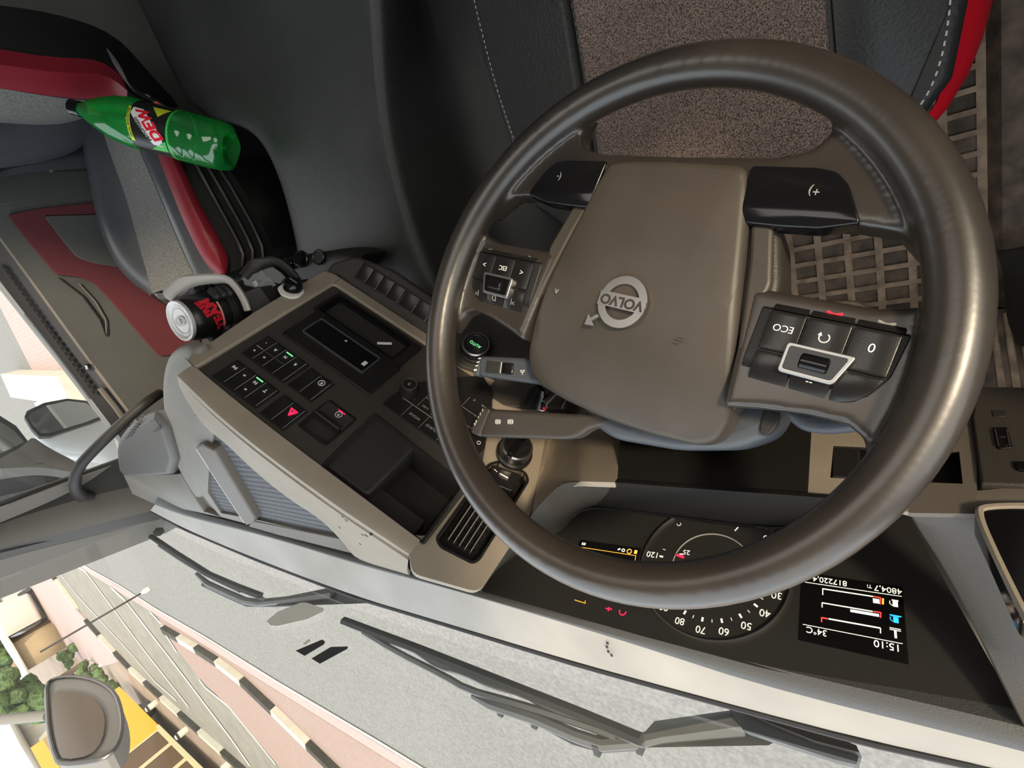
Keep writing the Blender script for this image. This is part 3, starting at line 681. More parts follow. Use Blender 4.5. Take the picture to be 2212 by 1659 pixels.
gb = ez([(421, 966), (436, 960), (462, 973), (550, 1120), (546, 1132), (532, 1136), (524, 1126)], .008)
bar = part('speaker_bar', body_bm(EZ, rnd(gb, .005), .008, -.012, .004), 'side_brown', dash, 'slanting brown-grey bar across the speaker')
e_ = ez([(424, 970), (528, 1130)], .008); part('bar_edge', line2(EZ, *e_[0], *e_[1], .0018, .0082, bm=None), 'white_plastic', bar)
pk_ = ez([(547, 1126), (742, 1166), (768, 1198), (600, 1156), (536, 1138)])
part('speaker_sill', body_bm(EZ, rnd(pk_, .004), .0, -.02, .002), 'side_brown', dash)
e0 = ez([(436, 850), (424, 775), (400, 752), (364, 760), (344, 782), (337, 835), (343, 900), (352, 960), (384, 1030), (425, 1092), (450, 1060), (450, 950)], .0)
part('dash_end', body_bm(EZ, chaikin(e0, 2), -.003, -.022, .016, seg=6), 'grey_trim', dash, 'rounded grey end of the dash top', angle=60)
part('dash_end_lower', body_bm(EZ, inset(chaikin(e0, 2), .02), -.02, -.14, 0), 'dark_plastic', dash)
p0 = ez([(346, 893), (318, 897), (283, 915), (258, 938), (247, 962), (250, 1005), (260, 1032), (320, 1032), (386, 1028)], .010)
dp = part('defroster_pod', body_bm(EZ, chaikin(p0, 1), .010, -.12, .014, seg=6), 'pod_grey', dash, 'grey pod with defroster slots at the passenger end', angle=60)
p1 = ez([(266, 1026), (386, 1025), (440, 1106), (478, 1120), (400, 1102), (340, 1092), (285, 1068)], .0)
part('dash_corner', body_bm(EZ, rnd(p1, .003), .0, -.10, .003), 'grey_trim', dash)
for k in range(9):
    a, b = ez([(270 + k * 4.2, 948 - k * 6.2)], .012)[0]; a2, b2 = ez([(285 + k * 3.4, 940 - k * 5.4)], .012)[0]; part('defroster_slot', line2(EZ, a, b, a2, b2, .003, .0102, .001), 'rubber_black', dp)
part('pod_notch', slab([EZ.w(*p, .0105) for p in ez([(330, 934), (348, 918), (348, 927)], .0105)], EZ.n * .001), 'rubber_black', dp)
# beige facia left of the console with the air vent
fac = [F(*q) for q in ((888, 1236), (885, 1150), (920, 1158), (1000, 1062), (1000, 860), (960, 800), (930, 745), (960, 690), (1060, 690), (1195, 700), (1190, 850), (1180, 940), (1165, 1020), (1147, 1113), (1036, 1278))]
ven = [F(*q) for q in ((946, 1162), (1058, 1003), (1078, 997), (1134, 1020), (1140, 1036), (1034, 1205), (1022, 1212), (955, 1178))]
part('facia', plate(F, rnd(fac, .012), [rnd(ven, .004)], -.0035, .01), 'beige', dash, 'beige facia between console and instruments')
vb = recess('air_vent', F, rnd(ven, .004), .03, 'black_plastic', dash, 'dark air vent with slim slats', top=-.002)
Pv = [F(*q) for q in ((962, 1160), (1056, 1020), (1118, 1044), (1022, 1195))]
def bil(A, s, t): return tuple((A[0][i] * (1 - s) + A[1][i] * s) * (1 - t) + (A[3][i] * (1 - s) + A[2][i] * s) * t for i in range(2))
for k in range(5):
    a = bil(Pv, 0.02, .1 + k * .2); b = bil(Pv, .74, .1 + k * .2); bm = line2(F, *a, *b, .0007, -.012, .008); part('slat', bm, 'satin' if 0 else 'dim_ink', vb)
for k in range(5):
    a = bil(Pv, .1 + k * .15, .0); b = bil(Pv, .1 + k * .15, 1); part('cross_slat', line2(F, *a, *b, .0012, -.022, .008), 'black_plastic', vb)
kp = [F(*q) for q in ((1058, 1018), (1066, 1002), (1128, 1024), (1108, 1060), (1058, 1040))]
o = body('vent_control', 'black_plastic', vb, F, rnd(kp, .003), -.002, -.02, .001)
kk = [F(*q) for q in ((1082, 1013), (1106, 1022), (1098, 1036), (1076, 1024))]; body('vent_thumbwheel', 'satin', o, F, rnd(kk, .002), .002, -.006, .002)
a, b = F(1068, 1012); part('symbol', line2(F, a, b, a - .006, b + .001, .0009, -.0018), 'white_ink', o)
cA = [F.w(*F(*q), -.004) for q in ((1195, 700), (1190, 850), (1180, 940), (1165, 1020), (1149, 1112))]
cB = [P(*q, y=.20) for q in ((1225, 700), (1215, 850), (1214, 930), (1213, 990), (1212, 1043))]
cC = [P(*q, y=.178) for q in ((1275, 700), (1265, 850), (1262, 930), (1261, 990), (1260, 1040))]
cD = [P(*q, y=.174) for q in ((1380, 700), (1352, 850), (1348, 940), (1336, 1000), (1328, 1042))]
part('facia_corner', loft([cA, cB, cC, cD], 16, between=4, thick=.006, tvec=V((0, 1, 0))), 'beige', dash, 'beige facia bending round towards the steering column')
# climate knob and its dark base
def knob(nm, q, fr, r, h, par, lab=None, off=0, mt='black_plastic'):
    a, b = fr(*q, off + h); O = fr.w(a, b, off)
    o = part(nm, lathe(O, fr.n, [(r * 1.12, 0), (r * 1.12, h * .25), (r, h * .35), (r * .96, h * .92), (r * .88, h), (r * .74, h), (r * .70, h * .93), (0, h * .93)], 40), mt, par, lab)
    part('knob_ring', lathe(O, fr.n, [(r * .97, h * .93), (r * .90, h * 1.02), (r * .86, h * 1.02), (r * .86, h * .93)], 40), 'satin', o); return o, a, b, O
F2 = Fr(F.w(-.26, -.03, .004), F.h, F.v + F.n * -.25)
brn = [F2(*q) for q in ((955, 680), (1030, 672), (1130, 690), (1220, 760), (1230, 885), (1062, 880), (1053, 850), (1060, 830), (1072, 818), (985, 790))]
body('lower_facia', 'console_dark', dash, F2, rnd(brn, .01), .001, -.03, .004, 'brown textured panel behind the stalks')
o, a, b, O = knob('climate_knob', (1028, 742), F2, .0225, .022, dash, 'round climate knob with lit green lettering')
text('lettering', 'AUTO', 'green_led', o, F2, a, b + .001, .0212, .0072)
o, a, b, O = knob('light_knob', (1118, 962), F, .023, .024, dash, 'round black knob below the lower stalk')
body('knob_stem', 'gloss_black', o, F, rect(a - .004, a + .004, b - .022, b + .022), .032, .02, .001)
o = body('small_switch', 'black_plastic', dash, F, [F(*q) for q in ((1010, 930), (1050, 930), (1046, 970), (1030, 985), (1010, 960))], .004, -.004, .002); a, b = F(1033, 960); part('symbol', ring2(F, a, b, .0045, .0022, .0006), 'white_ink', o)
# body of the dash below the top surfaces
bm = bmesh.new()
slab([V((.36, .16, .06)), V((1.0, .16, .06)), V((1.72, .26, .06)), V((1.72, .40, .06)), V((.36, .40, .06))], (0, 0, .60), bm); part('dash_body', bm, 'dark_plastic', dash)
# ---------------------------------------------------------------- instrument cluster
al = math.radians(65)
CL = Fr((-.028, .346, .746), (1, 0, 0), (0, math.cos(al), math.sin(al)))
ccx, ccy, cr = .022, -.0735, .0793
co = [CL(*q) for q in ((1040, 1277), (1075, 1225), (1180, 1160), (1210, 1150), (1252, 1100), (1290, 1090), (1700, 1140), (1850, 1110), (1958, 1108), (2230, 1590), (2212, 1572), (1640, 1441), (1389, 1374))]
clu = body('instrument_cluster', 'cluster_face', dash, CL, rnd(co, .004), 0, -.02, 0)
clu['label'] = 'dark instrument cluster with lit dial and trip display'
part('dial_ring', ring2(CL, ccx, ccy, .0002, cr, .0012, seg=72, h=.003), 'satin', clu)
# numbers: angle of 20..120 measured from the photograph's figures
def ang(q): a, b = CL(*q); return math.atan2(b - ccy, a - ccx), math.hypot(a - ccx, b - ccy)
def z66(x, y): return (1100 + x / 3.456, 1000 + y / 3.456)
t80 = ang(z66(1303, 1132))[0]; t40 = ang(z66(1850, 1072))[0]
dth = (t40 - t80) / -40
for n in range(0, 126, 5):
    t = t80 + dth * (n - 80)
    if n % 10 == 0:
        bm = line2(CL, ccx + .0565 * math.cos(t), ccy + .0565 * math.sin(t), ccx + .0610 * math.cos(t), ccy + .0610 * math.sin(t), .0021, .0003)
        part('dial_mark', bm, 'dial_white', clu)
        text('dial_number', str(n), 'dial_white', clu, CL, ccx + .0695 * math.cos(t), ccy + .0695 * math.sin(t), .0005, .0105)
    else: part('dial_mark', line2(CL, ccx + .0572 * math.cos(t), ccy + .0572 * math.sin(t), ccx + .0605 * math.cos(t), ccy + .0605 * math.sin(t), .0007, .0003), 'dial_white', clu)
part('dial_inner_ring', ring2(CL, ccx, ccy, .0, .0430, .0010, seg=60, h=.0012), 'dim_ink', clu)
a, b = CL(*z66(1272, 700)); t = math.atan2(b - ccy, a - ccx); rr = math.hypot(a - ccx, b - ccy)
part('needle', line2(CL, ccx + (rr - .006) * math.cos(t), ccy + (rr - .006) * math.sin(t), ccx + (rr + .003) * math.cos(t), ccy + (rr + .003) * math.sin(t), .0028, .002, .001), 'red_led', clu, 'lit red needle tip')
a, b = CL(*z66(1324, 668)); text('dial_number', '25', 'dial_white', clu, CL, a, b, .0006, .0085)
a, b = CL(*z66(1285, 682)); part('dial_mark', line2(CL, a - .002, b, a + .002, b + .0006, .0016, .0006), 'dial_white', clu)
a, b = CL(*z66(1268, 458)); part('dial_mark', ring2(CL, a, b, .0006, .0020, .0006, seg=12, t1=4), 'dial_white', clu)
a, b = CL(*z66(1685, 510)); a2, b2 = CL(*z66(1710, 482)); part('dial_mark', line2(CL, a, b, a2, b2, .0012, .0006), 'dial_white', clu)
# trip display
def D(q, off=0): return CL(*q, off)
def z7(x, y): return (1640 + x / 2.968, 1100 + y / 2.968)
dq = [D(z7(*q)) for q in ((265, 800), (940, 905), (915, 540), (290, 440))]
da0 = (dq[1][0] + dq[2][0]) / 2; da1 = (dq[0][0] + dq[3][0]) / 2; db1 = (dq[0][1] + dq[1][1]) / 2; db0 = (dq[2][1] + dq[3][1]) / 2
a_l, a_r = min(da0, da1), max(da0, da1)
dsp = body('trip_display', 'screen_glass', clu, CL, rect(a_l - .001, a_r + .002, min(db0, db1) - .006, max(db0, db1) + .009), .0006, 0)
def dl(p, q, w, m_, nm='display_line'):
    a, b = D(z7(*p)); c, d = D(z7(*q)); return part(nm, line2(CL, a, b, c, d, w, .0007), m_, dsp)
dl((280, 740), (920, 865), .0005, 'screen_ink'); dl((295, 470), (915, 562), .0005, 'screen_ink')
for p, q, w, m_ in (((405, 512), (730, 562), .0010, 'screen_ink'), ((408, 512), (408, 552), .0008, 'screen_ink'), ((730, 562), (780, 570), .0010, 'screen_red'), ((778, 570), (775, 612), .0010, 'screen_red'),
    ((402, 602), (728, 658), .0010, 'screen_ink'), ((404, 602), (404, 632), .0008, 'screen_ink'), ((733, 658), (780, 665), .0010, 'screen_red'), ((780, 665), (778, 698), .0010, 'screen_red'),
    ((445, 705), (778, 765), .0012, 'screen_ink'), ((778, 765), (778, 798), .0008, 'screen_ink'), ((400, 697), (440, 705), .0012, 'screen_red'), ((400, 697), (401, 725), .0010, 'screen_red'),
    ((730, 588), (770, 594), .0042, 'screen_white'), ((585, 652), (768, 684), .0024, 'screen_white'), ((794, 574), (793, 612), .0014, 'amber_led')): dl(p, q, w, m_, 'gauge_bar')
def dt(s, q, sz, m_='screen_ink', **k): a, b = D(z7(*q)); text('display_text', s, m_, dsp, CL, a, b, .0008, sz, **k)
dt('15:10', (820, 876), .0088); dt('34°C', (368, 784), .0082); dt('4804,7', (825, 518), .0078); dt('Ti', (707, 496), .0048); dt('817220,4', (452, 462), .0078)
def icon_pump(q, m_, s=1):
    a, b = D(z7(*q)); bm = bmesh.new(); box(bm, CL, a - .0024, a + .0014, b - .0020, b + .0032, .0007, .0010); box(bm, CL, a - .0030, a + .0020, b - .0034, b - .0024, .0007, .0010)
    line2(CL, a + .0018, b + .0024, a + .0036, b + .0008, .0006, .0007, bm=bm); line2(CL, a + .0036, b + .0008, a + .0034, b - .0018, .0006, .0007, bm=bm); return part('symbol', bm, m_, dsp)
icon_pump((868, 606), 'screen_ink'); icon_pump((872, 708), 'screen_blue'); a, b = D(z7(874, 686)); part('symbol', line2(CL, a - .0042, b, a + .0042, b, .0010, .0007), 'screen_blue', dsp)
a, b = D(z7(874, 800)); bm = bmesh.new(); line2(CL, a, b - .003, a, b + .004, .0018, .0007, bm=bm); line2(CL, a - .004, b - .003, a + .004, b - .003, .0006, .0007, bm=bm); line2(CL, a - .004, b - .0045, a + .004, b - .0045, .0006, .0007, bm=bm); part('symbol', bm, 'screen_ink', dsp)
# message display and tell-tales on the passenger side of the dial
mq = [D(z66(*q)) for q in ((530, 575), (985, 640), (960, 735), (520, 640))]
ma0 = min(p[0] for p in mq); ma1 = max(p[0] for p in mq); mb0 = min(p[1] for p in mq); mb1 = max(p[1] for p in mq)
msg = body('message_display', 'screen_glass', clu, CL, [mq[0], mq[1], D(z66(930, 860)), D(z66(470, 770))], .0006, 0)
def dm(p, q, w, m_): a, b = D(z66(*p)); c, d = D(z66(*q)); part('display_line', line2(CL, a, b, c, d, w, .0008), m_, msg)
dm((538, 632), (948, 695), .0005, 'amber_led'); dm((948, 695), (940, 735), .0005, 'amber_led'); dm((570, 1050), (490, 1025), .0006, 'amber_led'); dm((570, 1030), (568, 1052), .0006, 'amber_led')
a, b = D(z66(898, 663)); part('symbol', ring2(CL, a, b, .0008, .0024, .0009), 'amber_led', msg); a, b = D(z66(946, 668)); part('symbol', box(bmesh.new(), CL, a - .0018, a + .0018, b - .0024, b + .0024, .0008, .0011), 'amber_led', msg)
a, b = D(z66(853, 655)); part('symbol', ring2(CL, a, b, .0008, .0014, .0009), 'screen_ink', msg); a, b = D(z66(822, 647)); part('symbol', line2(CL, a - .0015, b - .001, a + .0015, b + .001, .0018, .0008), 'screen_ink', msg)
a, b = D(z66(558, 607)); part('symbol', plate(CL, rect(a - .0026, a + .0026, b - .0016, b + .0016), [rect(a - .0015, a + .0015, b - .0007, b + .0007)], .0011, .0003), 'screen_ink', msg)
a, b = D(z66(745, 1090)); bm = line2(CL, a - .004, b, a + .004, b + .0004, .0014, .0006); line2(CL, a, b - .002, a, b + .003, .0012, .0006, bm=bm); part('telltale', bm, 'red_led', clu, 'lit red lamp')
a, b = D(z66(848, 1112)); part('telltale', ring2(CL, a, b, .0006, .0032, .0012, t0=-.3, t1=3.4, seg=16), 'red_led', clu, 'lit red lamp')
# hood walls from the cluster face out to the facia
lipL = [P(*q, y=yy) for q, yy in (((1036, 1279), .325), ((1147, 1113), .225), ((1175, 1080), .20), ((1212, 1043), .185), ((1260, 1040), .18), ((1330, 1042), .18))]
def clw(q, c=.001): a, b = CL(*q, c); return CL.w(a, b, c)
inL = [clw(q) for q in ((1040, 1277), (1075, 1225), (1180, 1160), (1215, 1148), (1250, 1102), (1290, 1092))]
hood = part('cluster_hood', loft([lipL, inL], 30, between=3, thick=.006, tvec=V((.3, .2, -.6))), 'console_dark', dash, 'dark hood walls round the instruments')
hood['label'] = 'dark hood walls round the instruments'
lipB = [P(*q, y=.175) for q in ((1328, 1042), (1480, 1054), (1740, 1072), (1900, 1085))] ; inB = [clw(q) for q in ((1285, 1094), (1480, 1117), (1700, 1145), (1870, 1112))]
part('hood_floor', loft([lipB, inB], 20, between=3, thick=.006, bulge=-.004), 'hood_black', dash)
rimB = [clw(q, .004) for q in ((1165, 1172), (1215, 1135), (1246, 1104), (1290, 1092), (1480, 1117), (1700, 1145), (1850, 1115))]
part('cluster_lip', tube(chaikin(rimB, 2, False), .0035, 6), 'gloss_black', dash)
# facia round the column and on the driver's side
FA = Fr((0, .172, .70), (1, 0, 0), (0, .25, .97))
kn_ = [FA(*q) for q in ((1352, 850), (1760, 850), (1745, 1071), (1480, 1056), (1328, 1044))]
body('knee_panel', 'hood_black', dash, FA, rnd(kn_, .003), 0, -.004, .001, 'dark brown panel below the instruments')
b1_ = [FA(*q) for q in ((1758, 840), (1960, 846), (1962, 1106), (1880, 1085), (1745, 1070))]
b2_ = [FA(*q) for q in ((1960, 846), (2110, 850), (2110, 1110), (1968, 1108), (1962, 1106))]
hole = [FA(*q) for q in ((1800, 961), (1940, 968), (1942, 1039), (1793, 1032))]
hole2 = [FA(*q) for q in ((1978, 970), (2072, 975), (2080, 1045), (1980, 1041))]
part('facia_driver', plate(FA, b1_, [hole], .0, .004), 'beige', dash, 'beige facia on the driver side')
recess('facia_pocket', FA, hole, .012, 'gloss_black', dash, top=-.001)
part('facia_side', plate(FA, b2_, [hole2], .0, .004), 'side_brown', dash, 'grey-brown facia by the driver door')
recess('facia_pocket', FA, hole2, .012, 'hood_black', dash, top=-.001)
body('pocket_button', 'black_plastic', dash, FA, rnd([FA(*q) for q in ((1798, 965), (1858, 967), (1855, 1030), (1796, 1028))], .002), -.001, -.012, .002)
lp = [FA(*q) for q in ((2098, 905), (2110, 840), (2260, 842), (2260, 1056), (2118, 1051))]
lpo = body('light_panel', 'console_dark', dash, FA, rnd(lp, .002), .003, -.02, .002, 'dark lighting control panel by the driver door')
sw = [FA(*q) for q in ((2146, 931), (2176, 931), (2188, 976), (2156, 978))]
o = body('thumb_switch', 'gloss_black', lpo, FA, rnd(sw, .001), .0045, .002, .001)
for p, q in (((2149, 937), (2157, 974)), ((2174, 938), (2181, 974)), ((2159, 954), (2173, 954))): a, b = FA(*p); c, d = FA(*q); part('edge_line', line2(FA, a, b, c, d, .0008, .0048), 'satin', o)
o = body('round_switch', 'gloss_black', lpo, FA, rnd([FA(*q) for q in ((2190, 1006), (2260, 1008), (2260, 1028), (2196, 1026))], .003), .005, .002, .001)
body('shelf_slot', 'rubber_black', lpo, FA, [FA(*q) for q in ((2143, 893), (2170, 893), (2172, 906), (2145, 906))], .0035, .002)
# driver-side pillar of the dash with the side vent
def fa(q, off=-.001): return FA.w(*FA(*q, off), off)
s0_ = [fa((1960, 1085)), P(1968, 1110, y=.205), P(2060, 1250, y=.262), P(2150, 1440, y=.315), P(2218, 1575, y=.340)]
s1_ = [fa((2110, 1060)), fa((2118, 1100)), P(2175, 1250, y=.225), P(2260, 1430, y=.285), P(2330, 1610, y=.338)]
s2_ = [fa((2330, 1040)), fa((2345, 1100)), P(2400, 1240, y=.215), P(2450, 1420, y=.27), P(2500, 1640, y=.335)]
part('dash_side', loft([s0_, s1_, s2_], 20, between=3, thick=.02, tvec=V((0, .5, -.6))), 'side_brown', dash, 'grey-brown side of the dash by the driver door')
vv = [FA(*q, .003) for q in ((2104, 1100), (2125, 1092), (2290, 1096), (2330, 1340), (2212, 1330))]
o = body('side_vent', 'gloss_black', dash, FA, rnd(vv, .006), .004, -.02, .001, 'glossy black side air vent')
part('vent_edge', tube(chaikin([FA.w(x, y, .004) for x, y in [FA(*q, .004) for q in ((2222, 1345), (2160, 1220), (2112, 1112), (2122, 1093), (2290, 1094))]], 2, False), .0025, 6), 'beige', o)
# ================================================================== CAB SHELL
bm = wbox(bmesh.new(), (-.50, -1.85, -.03), (1.86, .44, 0)); struct('floor', bm, 'rubber_black')
bm = bmesh.new(); ch = plate(Fr((0, 0, 1.95), (1, 0, 0), (0, 1, 0)), rect(-.62, 1.96, -1.9, .42), [rect(-.25, .65, -1.0, -.45)], 0, .03); struct('ceiling', ch, 'ceiling_cloth')  # unseen roof opening added to let sky light onto the seats
bm = wbox(bmesh.new(), (-.62, -1.9, -.03), (1.96, -1.85, 1.95)); struct('wall_rear', bm, 'wall_dark')
bm = wbox(bmesh.new(), (-.60, .465, -.03), (1.9, .48, .70)); struct('wall_front', bm, 'wall_dark')
# driver's side: wall with door window opening
LWf = Fr((-.60, 0, 0), (0, -1, 0), (0, 0, 1))
bm = plate(LWf, [(-.62, -.03), (1.9, -.03), (1.9, 1.95), (-.42, 1.95), (-.50, 1.3)], [[(-.36, .82), (.45, .98), (.45, 1.62), (-.30, 1.62)]], 0, .06); struct('wall_left', bm, 'wall_dark')
struct('window_1', plate(LWf, [(-.37, .81), (.46, .97), (.46, 1.63), (-.31, 1.63)], [], -.03, .004), 'glass')
struct('baseboard_left', wbox(bmesh.new(), (-.52, -.6, 0), (-.46, .3, .05)), 'dark_plastic')
# passenger side
DX = 1.80
RW = Fr((DX, 0, 0), (0, 1, 0), (0, 0, 1)); 
def dq_(q, off=0): return RW(*q, off)     # n points to +X, so inner faces use negative offsets
def onx(q, x=DX): return P(*q, x=x)
belt = [onx((-120, 430)), onx((0, 609)), onx((135, 780)), onx((290, 985))]
wtop = [(-.45, 1.62), (.25, 1.62)]
y_ = lambda p: (p.y, p.z)
bl = [y_(p) for p in belt]
bm = plate(RW, [(-1.85, -.03), (.50, -.03), (.52, .70), (.36, 1.95), (-1.85, 1.95)], [[bl[0], bl[1], bl[2], (bl[3][0] + .0, bl[3][1]), (.24, 1.62), (-.60, 1.62), (-.60, bl[0][1] + .03)]], .06, .06)
struct('wall_right', bm, 'wall_dark')
struct('window_2', plate(RW, [bl[0], bl[1], bl[2], bl[3], (.24, 1.62), (-.60, 1.62), (-.60, bl[0][1] + .03)], [], .035, .004), 'glass')
# the passenger door's inner trim
def band(c0, c1, x0, x1, mt, name, lab=None, par=None, thick=.02, n=24, between=2):
    a = [onx(q, x0) for q in c0]; b = [onx(q, x1) for q in c1]
    return part(name, loft([a, b], n, between=between, thick=thick, tvec=V((1, 0, 0))), mt, par, lab)
door = thing('passenger_door', 'grey passenger door trim with dark red inserts beside the far seat', 'door', (DX, 0, 0))
band([(-120, 430), (0, 609), (135, 780), (290, 985)], [(-120, 395), (0, 570), (135, 735), (295, 935)], DX, DX - .012, 'rubber_black', 'window_seal', par=door)
band([(-120, 395), (0, 570), (135, 735), (295, 935)], [(-120, 360), (0, 518), (189, 780), (300, 925)], DX - .012, DX - .020, 'silver_glare_leather', 'window_sill', 'shiny grey window sill', door)
band([(-120, 360), (0, 518), (189, 780), (300, 925)], [(-120, 355), (0, 510), (195, 778), (308, 923)], DX - .022, DX - .026, 'grey_trim', 'sill_edge', par=door)
bm_pts = [onx(q, DX - .026) for q in ((-120, 355), (0, 510), (195, 778), (330, 948), (520, 900), (560, 640), (480, 380), (300, 240), (-120, 250))]
bm = slab(bm_pts, (.03, 0, 0)); part('door_panel', bm, 'door_grey', door)
# dark lower and upper fields
band([(0, 372), (60, 372), (130, 370), (200, 368)], [(0, 440), (60, 432), (130, 425), (205, 418)], DX - .030, DX - .045, 'door_grey', 'arm_rest', par=door, between=4)
def dpoly(name, pts, x, mt, lab=None, r=.01, th=.006):
    fr = Fr((x, 0, 0), (0, -1, 0), (0, 0, 1)); p = [fr(*q) for q in pts]; return part(name, body_bm(fr, rnd(p, r), 0, -th, .002), mt, door, lab)
dpoly('red_insert', ((16, 463), (100, 448), (215, 436), (215, 462), (95, 465), (140, 525), (165, 555), (200, 568), (262, 578), (330, 640), (420, 700), (440, 760), (345, 770), (300, 720), (245, 655), (205, 612), (170, 598), (122, 593), (60, 520)), DX - .036, 'door_red', 'dark red fabric insert')
dpoly('pocket_panel', ((95, 466), (215, 463), (330, 560), (262, 578), (200, 568), (165, 555), (140, 525)), DX - .038, 'door_grey')
q = [P(*p, x=DX - .034) for p in ((126, 600), (178, 640), (215, 690), (228, 725))]
part('pocket_line', tube(q, .003, 6), 'dark_plastic', door)
q = [P(*p, x=DX - .034) for p in ((170, 612), (205, 650), (228, 690), (230, 722))]
part('pocket_line', tube(q, .002, 6), 'grey_trim', door)
for k in range(24):
    p = onx((2 + k * 8.4, 574 + k * 11.8), DX - .022); d = (onx((10, 585), DX) - onx((0, 571), DX)).normalized()
    part('sill_tooth', slab([p, p + d * .012, p + d * .012 + V((0, 0, -.010)) - d * .004, p + V((0, 0, -.010)) - d * .004], (-.004, 0, 0)), 'rubber_black', door)
body_c = onx((188, 792), DX - .03); part('lock_pin', wbox(bmesh.new(), body_c - V((.006, .008, .006)), body_c + V((.006, .008, .006))), 'satin', door)
q = [onx(p, DX - .03) for p in ((216, 838), (250, 880), (270, 908))]; part('door_handle', tube(q, .008, 8, flat=(V((1, 0, 0)), .5)), 'grey_trim', door)
# A-pillar between the door window and the windscreen
def pil(c0, c1, mt, name, t0, t1, thick=.03):
    a = [P(*q, y=None, t=t) for q, t in zip(c0, t0)]; b = [P(*q, t=t) for q, t in zip(c1, t1)]
    return loft([a, b], 16, between=2, thick=thick, tvec=V((.8, .5, 0)))
def px(q, x): return P(*q, x=x)
A0 = [px(q, x) for q, x in (((-260, 1180), 1.84), ((0, 1082), 1.84), ((180, 1020), 1.82), ((262, 990), 1.80))]
A1 = [px(q, x) for q, x in (((-260, 1204), 1.82), ((0, 1108), 1.82), ((180, 1050), 1.80), ((262, 1018), 1.78))]
A2 = [px(q, x) for q, x in (((-260, 1230), 1.80), ((0, 1130), 1.80), ((180, 1075), 1.78), ((290, 1050), 1.75))]
A3 = [px(q, x) for q, x in (((-260, 1262), 1.77), ((0, 1184), 1.77), ((180, 1140), 1.75), ((350, 1098), 1.68))]
A4 = [px(q, x) for q, x in (((-260, 1290), 1.78), ((0, 1207), 1.78), ((180, 1160), 1.76), ((385, 1112), 1.66))]
struct('trim_2', loft([A0, A1], 16, thick=.03, tvec=V((1, 0, 0))), 'seal_hazed')
struct('trim_3', loft([A1, A2], 16, between=3, thick=.03, tvec=V((1, 0, 0))), 'seal_hazed')
struct('trim_4', loft([A2, A3], 16, between=4, bulge=.006, bvec=V((-1, -.5, 0)), thick=.04, tvec=V((1, .3, 0))), 'pillar')
struct('trim_5', loft([A3, A4], 16, between=2, thick=.04, tvec=V((1, .3, 0))), 'seal_hazed')
l_ = [px(q, 1.815) for q in ((-260, 1196), (0, 1098), (180, 1040), (255, 1012))]; struct('trim_6', tube(l_, .003, 6), 'white_plastic')
l_ = [px(q, 1.765) for q in ((-260, 1276), (0, 1195), (180, 1150), (360, 1106))]; struct('trim_7', tube(l_, .003, 6), 'door_grey')
c_ = P(193, 1097, x=1.765); struct('trim_8', lathe(c_ + V((.01, 0, 0)), V((-.9, -.45, 0)), [(.021, 0), (.021, .012), (.0195, .013), (.0195, .0125), (0, .0125)], 24), 'pillar')
# grab handle
gh = thing('grab_handle', 'dark grey bent grab handle on the passenger windscreen pillar', 'handle', P(168, 1060, x=1.75))
g = [P(182, 1072, x=1.75), P(164, 1060, x=1.70), P(160, 1040, x=1.67), P(170, 1008, x=1.65), P(195, 980, x=1.63), P(230, 945, x=1.61), P(285, 895, x=1.58), P(318, 868, x=1.56), P(345, 850, x=1.60)]
part('grip', tube(chaikin(g, 2, False), .0145, 12), 'dark_plastic', gh); part('foot', tube([P(200, 1072, x=1.765), P(178, 1070, x=1.755), P(165, 1062, x=1.735)], [.012, .02, .018], 12), 'dark_plastic', gh)
# windscreen
gw = V((0, .030, 0)); base = [p + gw for p in resample(ll, 24)]
top = [V((p.x, p.y - .12, 1.80)) for p in base]
struct('window_3', loft([base, top], 24, between=4, thick=.005, tvec=V((0, 1, 0))), 'glass')
# ================================================================== DRIVER'S FLOOR
fm = thing('floor_mat', 'dusty dark rubber floor mat with rectangular grid at the driver feet', 'floor mat', (0, 0, 0))
part('mat_base', wbox(bmesh.new(), (-.325, -.70, .001), (.30, .36, .012)), 'mat_rubber', fm)
bm = bmesh.new(); X0, PX_, PY_, W_ = -.322, .0465, .0322, .0058
k = 0
while X0 + k * PX_ < .30:
    x = X0 + k * PX_; body_bm(WF, rect(x - W_, x + W_, -.70, .36), .0190, .010, .0, 1, bm=bm); k += 1
k = 0
while -.695 + k * PY_ < .36:
    y = -.695 + k * PY_; body_bm(WF, rect(-.325, .30, y - .0042, y + .0042), .0188, .010, .0, 1, bm=bm); k += 1
part('mat_grid', bm, 'mat_dust', fm, 'dusty raised grid')
bm = bmesh.new(); loft([[V((-.325, y, .012)) for y in (-.70, -.2, .20)], [V((-.340, y, .050)) for y in (-.70, -.2, .20)], [V((-.375, y, .055)) for y in (-.70, -.2, .20)], [V((-.385, y, .03)) for y in (-.70, -.2, .20)], [V((-.45, y, .03)) for y in (-.70, -.2, .20)]], 12, thick=.02, bm=bm)
part('mat_border', bm, 'mat_rubber', fm)
# heel bump of the pedal plate
hb = lathe(P(1810, 660, z=.015) + V((0, .06, -.02)), (0, 0, 1), [(.075, 0), (.070, .03), (.05, .045), (.02, .05), (0, .05)], 32)
part('heel_plate', hb, 'mat_dust', fm)
